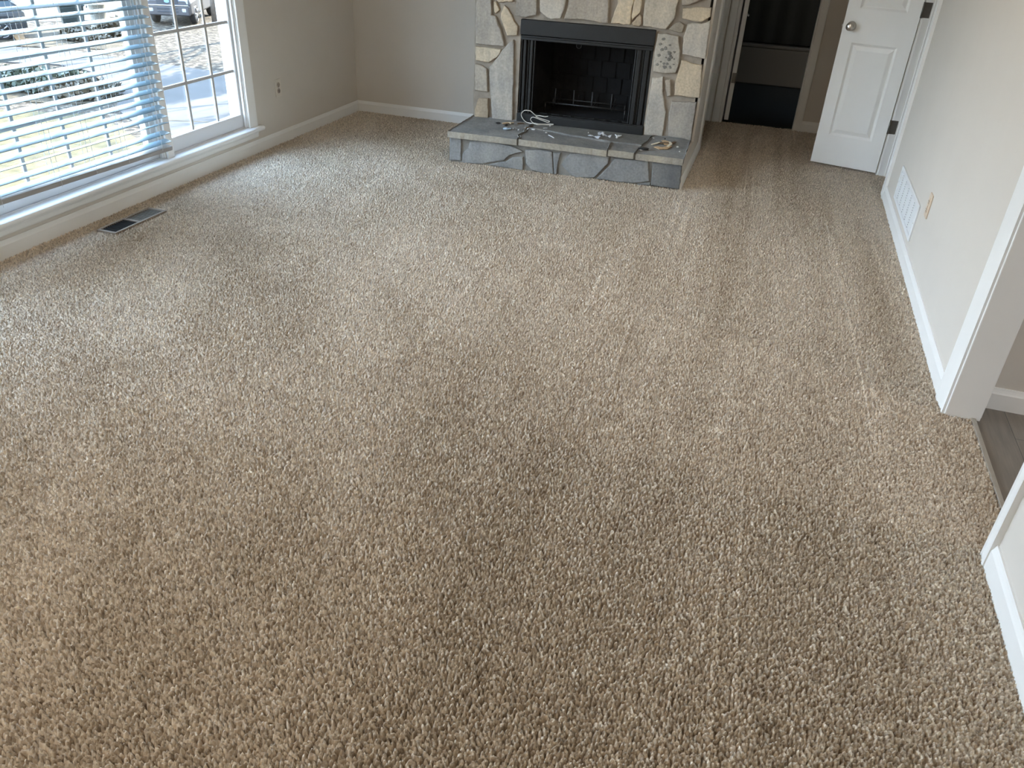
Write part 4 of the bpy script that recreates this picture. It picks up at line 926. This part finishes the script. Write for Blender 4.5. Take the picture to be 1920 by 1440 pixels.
tag(slab('grass_patch', [(-3.6, -8), (-30, -8), (-26, 8), (-17.4, 14.8), (-15.2, 15.5), (-9.6, 12.1), (-3.6, 11.9)], GZ - .1, GZ + .012, M['straw'], 'sunlit straw-yellow grass below the driveway', 'grass'), kind='structure')
tag(slab('driveway_joint', [(-9.0, 17.2), (-13.9, 15.55), (-13.95, 15.60), (-9.0, 17.25)], GZ, GZ + .033, M['mulch'], 'thin dark joint across the driveway', 'joint'), kind='structure')

def leafy(b, n, rx, ry, h, size, rr, ragged=.25):
    """leaf blades scattered through a low mound"""
    for _ in range(n):
        a = rr.uniform(0, 6.283); q = math.sqrt(rr.random()); zt = rr.random() ** .6
        x = rx * q * math.cos(a); y = ry * q * math.sin(a); z = h * zt * (1 - .5 * q * q) * rr.uniform(1 - ragged, 1 + ragged)
        d = Vector((rr.uniform(-1, 1), rr.uniform(-1, 1), rr.uniform(-.2, 1))).normalized(); s = d.orthogonal().normalized() * size * .35; L = d * size * rr.uniform(.6, 1.3); p = Vector((x, y, max(z, .01)))
        b.add([p, p + L * .5 + s, p + L, p + L * .5 - s], [(0, 1, 2, 3)])
def shrub(name, x, y, rx, ry, h, n, size, colors, label, cat='shrub', group=None):
    r = tag(empty(name, (x, y, GZ + .0)), label, cat, group); rr = random.Random(int(abs(x * 91 + y * 37) * 10))
    b = MB()
    for i in range(9):
        a = rr.uniform(0, 6.28); q = rr.uniform(.2, .8)
        b.tube([(0, 0, 0), (rx * .3 * q * math.cos(a), ry * .3 * q * math.sin(a), h * .4), (rx * q * math.cos(a), ry * q * math.sin(a), h * .8)], [.02, .013, .005], 5)
    b.build('stem', M['bark'], r)
    b = MB(); leafy(b, n, rx, ry, h, size, rr); f = b.build('foliage', colors, r, fix=False); f['kind'] = 'stuff'
    return r
M['bark'] = mat('grey_bark', (.13, .105, .085), .9, noise=(8, .3), bump=(20, .8, .02))
M['evergreen'] = mat('dark_evergreen_leaf', (.03, .04, .022), .6, noise=(2, .5))
M['duskleaf'] = mat('brown_green_leaf', (.06, .048, .028), .7, noise=(2, .5))
M['paleleaf'] = mat('pale_dry_leaf', (.17, .145, .105), .8, noise=(2, .3))
shrub('shrub', -23.6, 26.4, .8, .7, .5, 700, .16, M['paleleaf'], 'pale dry shrub right of the beige drum, near the blind edge')
shrub('shrub', -22.9, 25.1, .9, .5, .45, 700, .15, M['duskleaf'], 'brown low shrub below the beige drum')
shrub('shrub', -23.3, 23.9, .9, .5, .4, 700, .15, M['duskleaf'], 'brown low shrub below the dark green bin')
shrub('ground_cover', -19.2, 17.1, 1.1, 1.1, .38, 1300, .15, M['evergreen'], 'dark green ground cover at the left frame edge behind the blind')
shrub('ground_cover', -18.1, 17.3, 1.0, .9, .40, 1300, .15, M['evergreen'], 'dark ground cover in the middle of the planting bed')
shrub('ground_cover', -17.0, 17.0, 1.0, .8, .35, 1100, .15, M['duskleaf'], 'brownish ground cover nearest the drive in the planting bed')
tag(slab('planting_bed', [(-21, 15.6), (-19.6, 18.3), (-17.6, 18.5), (-15.9, 16.9), (-16.4, 16.1), (-18, 15.6)], GZ - .1, GZ + .022, M['mulch'], 'dark mulched planting bed along the drive', 'bed'), kind='structure')
tag(slab('roadside_bed', [(-26.5, 22.0), (-25.0, 27.8), (-24.4, 28.0), (-21.5, 24.6), (-21.3, 22.9), (-24.5, 21.6)], GZ - .1, GZ + .024, M['mulch'], 'dark mulched strip with shrubs beside the street', 'bed'), kind='structure')

# --- vehicles
M['silver'] = mat('silver_car_paint', (.08, .08, .088), .4, metal=.5, noise=(2, .02))
M['carblack'] = mat('black_car_paint', (.025, .028, .032), .2, noise=(2, .05))
M['cartan'] = mat('tan_car_paint', (.15, .13, .10), .4, metal=.3, noise=(2, .02))
M['tyre'] = mat('tyre_rubber', (.025, .025, .026), .85, noise=(20, .1))
M['rim'] = mat('alloy_rim', (.25, .25, .26), .3, metal=.9, noise=(20, .03))
M['carglass'] = mat('tinted_car_glass', (.02, .03, .035), .05, spec=.8, noise=(3, .05))
M['headlamp'] = mat('headlamp_glass', (.35, .37, .38), .12, noise=(9, .03))
M['grille'] = mat('dark_grille', (.03, .035, .045), .4, noise=(30, .1))
M['emblem'] = mat('blue_emblem', (.18, .32, .55), .25, noise=(9, .03))
M['chrome'] = mat('chrome_trim', (.4, .42, .45), .12, metal=1.0, noise=(9, .02))
def loft(b, secs):
    """secs: list of (x, [(y, z)...]) with equal counts, closed loops"""
    n = len(secs[0][1]); V = [(x, y, z) for x, l in secs for y, z in l]; F = []
    for i in range(len(secs) - 1):
        for j in range(n): F.append((i * n + j, i * n + (j + 1) % n, (i + 1) * n + (j + 1) % n, (i + 1) * n + j))
    F.append(tuple(range(n))); F.append(tuple((len(secs) - 1) * n + j for j in range(n))); b.add(V, F)
def carsec(w, zb, zs, zt, r=.06):
    return [(-w + r, zb), (w - r, zb), (w, zb + r), (w * 1.0, zs), (w - .05, zt - .03), (w - .12, zt), (-w + .12, zt), (-w + .05, zt - .03), (-w, zs), (-w, zb + r)]
def vehicle(name, loc, rz, paint, label, tall=True):
    """local: +x forward, wheels on z=0"""
    r = tag(empty(name, loc, rz), label, 'vehicle')
    hood = 1.08 if tall else .96; roof = 1.80 if tall else 1.26; zb = .34 if tall else .24; L = 2.25 if tall else 2.2; W = .87
    b = MB(); loft(b, [(L, carsec(W - .10, zb + .10, hood - .35, hood - .18)), (L - .10, carsec(W - .02, zb + .04, hood - .3, hood - .06)), (L - .5, carsec(W, zb, hood - .25, hood)), (.75, carsec(W, zb, hood - .2, hood + .05)), (-1.6, carsec(W, zb, hood - .2, hood + .05)), (-L + .1, carsec(W - .02, zb + .05, hood - .25, hood + .02)), (-L, carsec(W - .08, zb + .12, hood - .3, hood - .08))])
    b.build('body', paint, r, bevel=.03)
    xr = -L + .25
    b = MB(); g = lambda w, z0, z1, wt: [(-w, z0), (w, z0), (wt, z1), (-wt, z1)]
    V = [(.95, -.80, hood + .03), (.95, .80, hood + .03), (.35, .66, roof - .04), (.35, -.66, roof - .04), (xr - .15, -.80, hood + .03), (xr - .15, .80, hood + .03), (xr + .1, .66, roof - .04), (xr + .1, -.66, roof - .04)]
    b.add(V, [(0, 1, 2, 3), (5, 4, 7, 6), (1, 5, 6, 2), (4, 0, 3, 7), (3, 2, 6, 7), (0, 4, 5, 1)]); b.build('windows', M['carglass'], r)
    b = MB(); b.bbox(xr + .05, .40, -.68, .68, roof - .06, roof, .03)
    for s in (-1, 1):
        for (xa, za, xb, zb2) in ((.97, hood + .02, .36, roof - .03), (-.35, hood + .02, -.33, roof - .03), (xr - .14, hood + .02, xr + .12, roof - .03)):
            b.tube([(xa, s * .805, za), (xb, s * .665, zb2)], .035, 6)
    b.build('roof', paint, r)
    b = MB(); b.bbox(L - .04, L + .015, -.42, .42, hood - .30, hood - .10, .02); b.build('grille', M['grille'], r)
    b = MB(); n = 20; b.add([(L + .03, .10 * math.cos(2 * math.pi * i / n), hood - .19 + .06 * math.sin(2 * math.pi * i / n)) for i in range(n)] + [(L + .0, .10 * math.cos(2 * math.pi * i / n), hood - .19 + .06 * math.sin(2 * math.pi * i / n)) for i in range(n)], [tuple(range(n))] + [(i, (i + 1) % n, n + (i + 1) % n, n + i) for i in range(n)]); b.build('emblem', M['emblem'], r)
    for s in (-1, 1):
        b = MB(); b.bbox(L - .16, L - .01, min(s * .46, s * .80), max(s * .46, s * .80), hood - .30, hood - .12, .03); b.build('headlight', M['headlamp'], r)
        b = MB(); b.bbox(L - .04, L + .07, min(s * .55, s * .72), max(s * .55, s * .72), zb + .16, zb + .30, .03); b.build('fog_light', M['headlamp'], r)
        b = MB(); b.bbox(.70, .88, min(s * .86, s * 1.05), max(s * .86, s * 1.05), hood + .05, hood + .2, .03); b.build('mirror', paint, r)
    b = MB(); b.bbox(L - .10, L + .06, -W + .03, W - .03, zb + .02, zb + .40, .05); o = b.build('bumper', paint, r)
    b = MB()
    for k in (0, 1): b.bbox(L + .05, L + .068, -.40, .40, zb + .14 + k * .11, zb + .21 + k * .11, .01)
    b.build('intake_slot', M['grille'], o)
    b = MB(); b.bbox(L - .02, L + .075, -W + .06, W - .06, zb + .37, zb + .42, .015); b.build('bumper_trim', M['chrome'], o)
    wr = .375 if tall else .32
    for x in (1.42, -1.40):
        for s in (-1, 1):
            b = MB(); b.lathe([(wr - .09, -.11), (wr - .02, -.11), (wr, -.08), (wr, .08), (wr - .02, .11), (wr - .09, .11)], (x, s * .76, wr), (0, 1, 0), 32); w = b.build('wheel', M['tyre'], r)
            b = MB(); b.lathe([(wr - .095, 0), (wr - .08, .118), (wr - .10, .122), (wr - .115, .10), (.06, .095), (.05, .115), (0, .118)], (x, s * .76, wr), (0, s, 0), 32)
            for q in range(5):
                a = 2 * math.pi * q / 5; b.tube([(x + .05 * math.cos(a), s * (.76 + .112), wr + .05 * math.sin(a)), (x + (wr - .1) * math.cos(a), s * (.76 + .115), wr + (wr - .1) * math.sin(a))], .03, 6)
            b.build('rim', M['rim'], w)
    return r
vd = math.atan2(-.777, .63)
vehicle('parked_suv', (-24.47, 30.85, GZ), vd - math.radians(16), M['silver'], 'silver SUV parked facing the house at the top of the window')
vehicle('parked_car', (-27.9, 36.0, GZ), vd - math.radians(22), M['cartan'], 'tan vehicle partly hidden behind the silver SUV', True)
vehicle('parked_sedan', (-26.9, 21.9, GZ), math.radians(232), M['carblack'], 'black car seen through the blind at the upper left', False)

# --- bin and drum by the street
M['bingreen'] = mat('dark_green_plastic', (.02, .03, .03), .55, noise=(6, .06))
M['beige'] = mat('beige_weathered_metal', (.16, .145, .115), .6, noise=(3, .12))
binr = tag(empty('trash_bin', (-25.0, 25.25, GZ + .02), math.radians(-39)), 'dark green wheeled trash bin standing by the street', 'bin')
binr.scale = (1.25, 1.25, 1.12)
b = MB(); V = []
for z, hx, hy in ((.06, .25, .26), (.80, .31, .33)): V += [(-hx, -hy, z), (hx, -hy, z), (hx, hy, z), (-hx, hy, z)]
b.add(V, [(3, 2, 1, 0), (4, 5, 6, 7), (0, 1, 5, 4), (1, 2, 6, 5), (2, 3, 7, 6), (3, 0, 4, 7)]); b.build('bin_body', M['bingreen'], binr, bevel=.03)
b = MB(); b.bbox(-.34, .34, -.36, .36, .79, .86, .03); b.build('lid', M['bingreen'], binr)
b = MB(); b.tube([(-.24, .40, .74), (-.24, .43, .80), (.24, .43, .80), (.24, .40, .74)], .018, 8); b.build('handle', M['bingreen'], binr)
for s in (-1, 1):
    b = MB(); b.lathe([(.10, -.025), (.11, -.02), (.11, .02), (.10, .025)], (s * .24, .27, .11), (1, 0, 0), 20); b.build('wheel', M['tyre'], binr)
drum = tag(empty('drum', (-25.2, 26.75, GZ + .02)), 'beige round drum standing right of the dark green bin', 'drum')
b = MB(); b.lathe([(.30, 0), (.31, .02), (.30, .04), (.295, .25), (.305, .27), (.295, .29), (.295, .52), (.305, .54), (.295, .56), (.295, .78), (.31, .80), (.30, .82)], (0, 0, 0), (0, 0, 1), 32); b.build('drum_body', M['beige'], drum)
b = MB(); b.lathe([(.29, .80), (.24, .835), (.0, .84)], (0, 0, 0), (0, 0, 1), 32); b.build('lid', M['beige'], drum)

# --- bare trees: one trunk stands in view, the others throw their shadows across the lawn and drive
def tree(x, y, h, r0, label, seed, lean=(0, 0)):
    rr = random.Random(seed); b = MB()
    def branch(p, d, L, r, lev):
        pts = [p]; rad = [r]; q = p.copy(); dd = d.copy(); k = 4
        for i in range(k):
            dd = (dd + Vector((rr.uniform(-.18, .18), rr.uniform(-.18, .18), rr.uniform(-.02, .10)))).normalized(); q = q + dd * (L / k); pts.append(q.copy()); rad.append(r * (1 - .62 * (i + 1) / k))
        b.tube(pts, rad, 8 if lev == 0 else 5)
        if lev < 3:
            for i in range((7, 5, 4)[lev]):
                t = rr.randint(2, k) if lev == 0 else rr.randint(1, k); a = rr.uniform(0, 6.28); sp = rr.uniform(.6, 1.2)
                nd = (dd * .6 + Vector((math.cos(a), math.sin(a), rr.uniform(.1, .6))) * sp).normalized(); branch(pts[t], nd, L * rr.uniform(.42, .62), rad[t] * .7, lev + 1)
    branch(Vector((0, 0, -.05)), Vector((lean[0], lean[1], 1)).normalized(), h, r0, 0)
    o = b.build('bare_tree', M['bark']); o.location = (x, y, GZ); return tag(o, label, 'tree')
b = MB(); b.tube([(0, 0, -.05), (.02, 0, 1.2), (.05, .03, 2.6), (.02, .05, 4.2), (.06, .02, 6.0)], [.17, .14, .12, .09, .03], 10)
for q, (dx_, dy_) in enumerate(((.25, .1), (-.2, .2), (.05, -.28))): b.tube([(.04, .04, 2.6 + .5 * q), (dx_, dy_, 3.6 + .5 * q), (dx_ * 1.4, dy_ * 1.4, 5.0 + .4 * q)], [.06, .04, .015], 6)
o = b.build('bare_tree', M['bark']); o.location = (-22.65, 30.46, GZ); tag(o, 'grey tree trunk standing right of the silver SUV', 'tree')
tree(-18.6, 31.0, 7.5, .2, 'bare tree on the lawn throwing branch shadows over the far drive', 8)
tree(-11.0, 26.5, 7.0, .18, 'bare tree nearest the house throwing branch shadows over the drive', 15)
pine = tag(empty('evergreen_tree', (-14.2, 29.4, GZ)), 'dense evergreen on the lawn shading the middle of the drive', 'tree')
b = MB(); b.tube([(0, 0, 0), (.05, 0, 3), (0, .1, 8.2)], [.22, .16, .05], 8); b.build('trunk', M['bark'], pine)
b = MB(); rr = random.Random(77)
for _ in range(5200):
    t = rr.random() ** .8; R_ = 2.3 * (1 - .75 * t) * math.sqrt(rr.random()); a = rr.uniform(0, 6.283); p = Vector((R_ * math.cos(a), R_ * math.sin(a), 4.2 + 4.6 * t)); d = Vector((rr.uniform(-1, 1), rr.uniform(-1, 1), rr.uniform(-.6, .6))).normalized(); s = d.orthogonal().normalized() * .09; L_ = d * rr.uniform(.3, .5)
    b.add([p, p + L_ * .5 + s, p + L_, p + L_ * .5 - s], [(0, 1, 2, 3)])
f = b.build('foliage', M['evergreen'], pine, fix=False); f['kind'] = 'stuff'
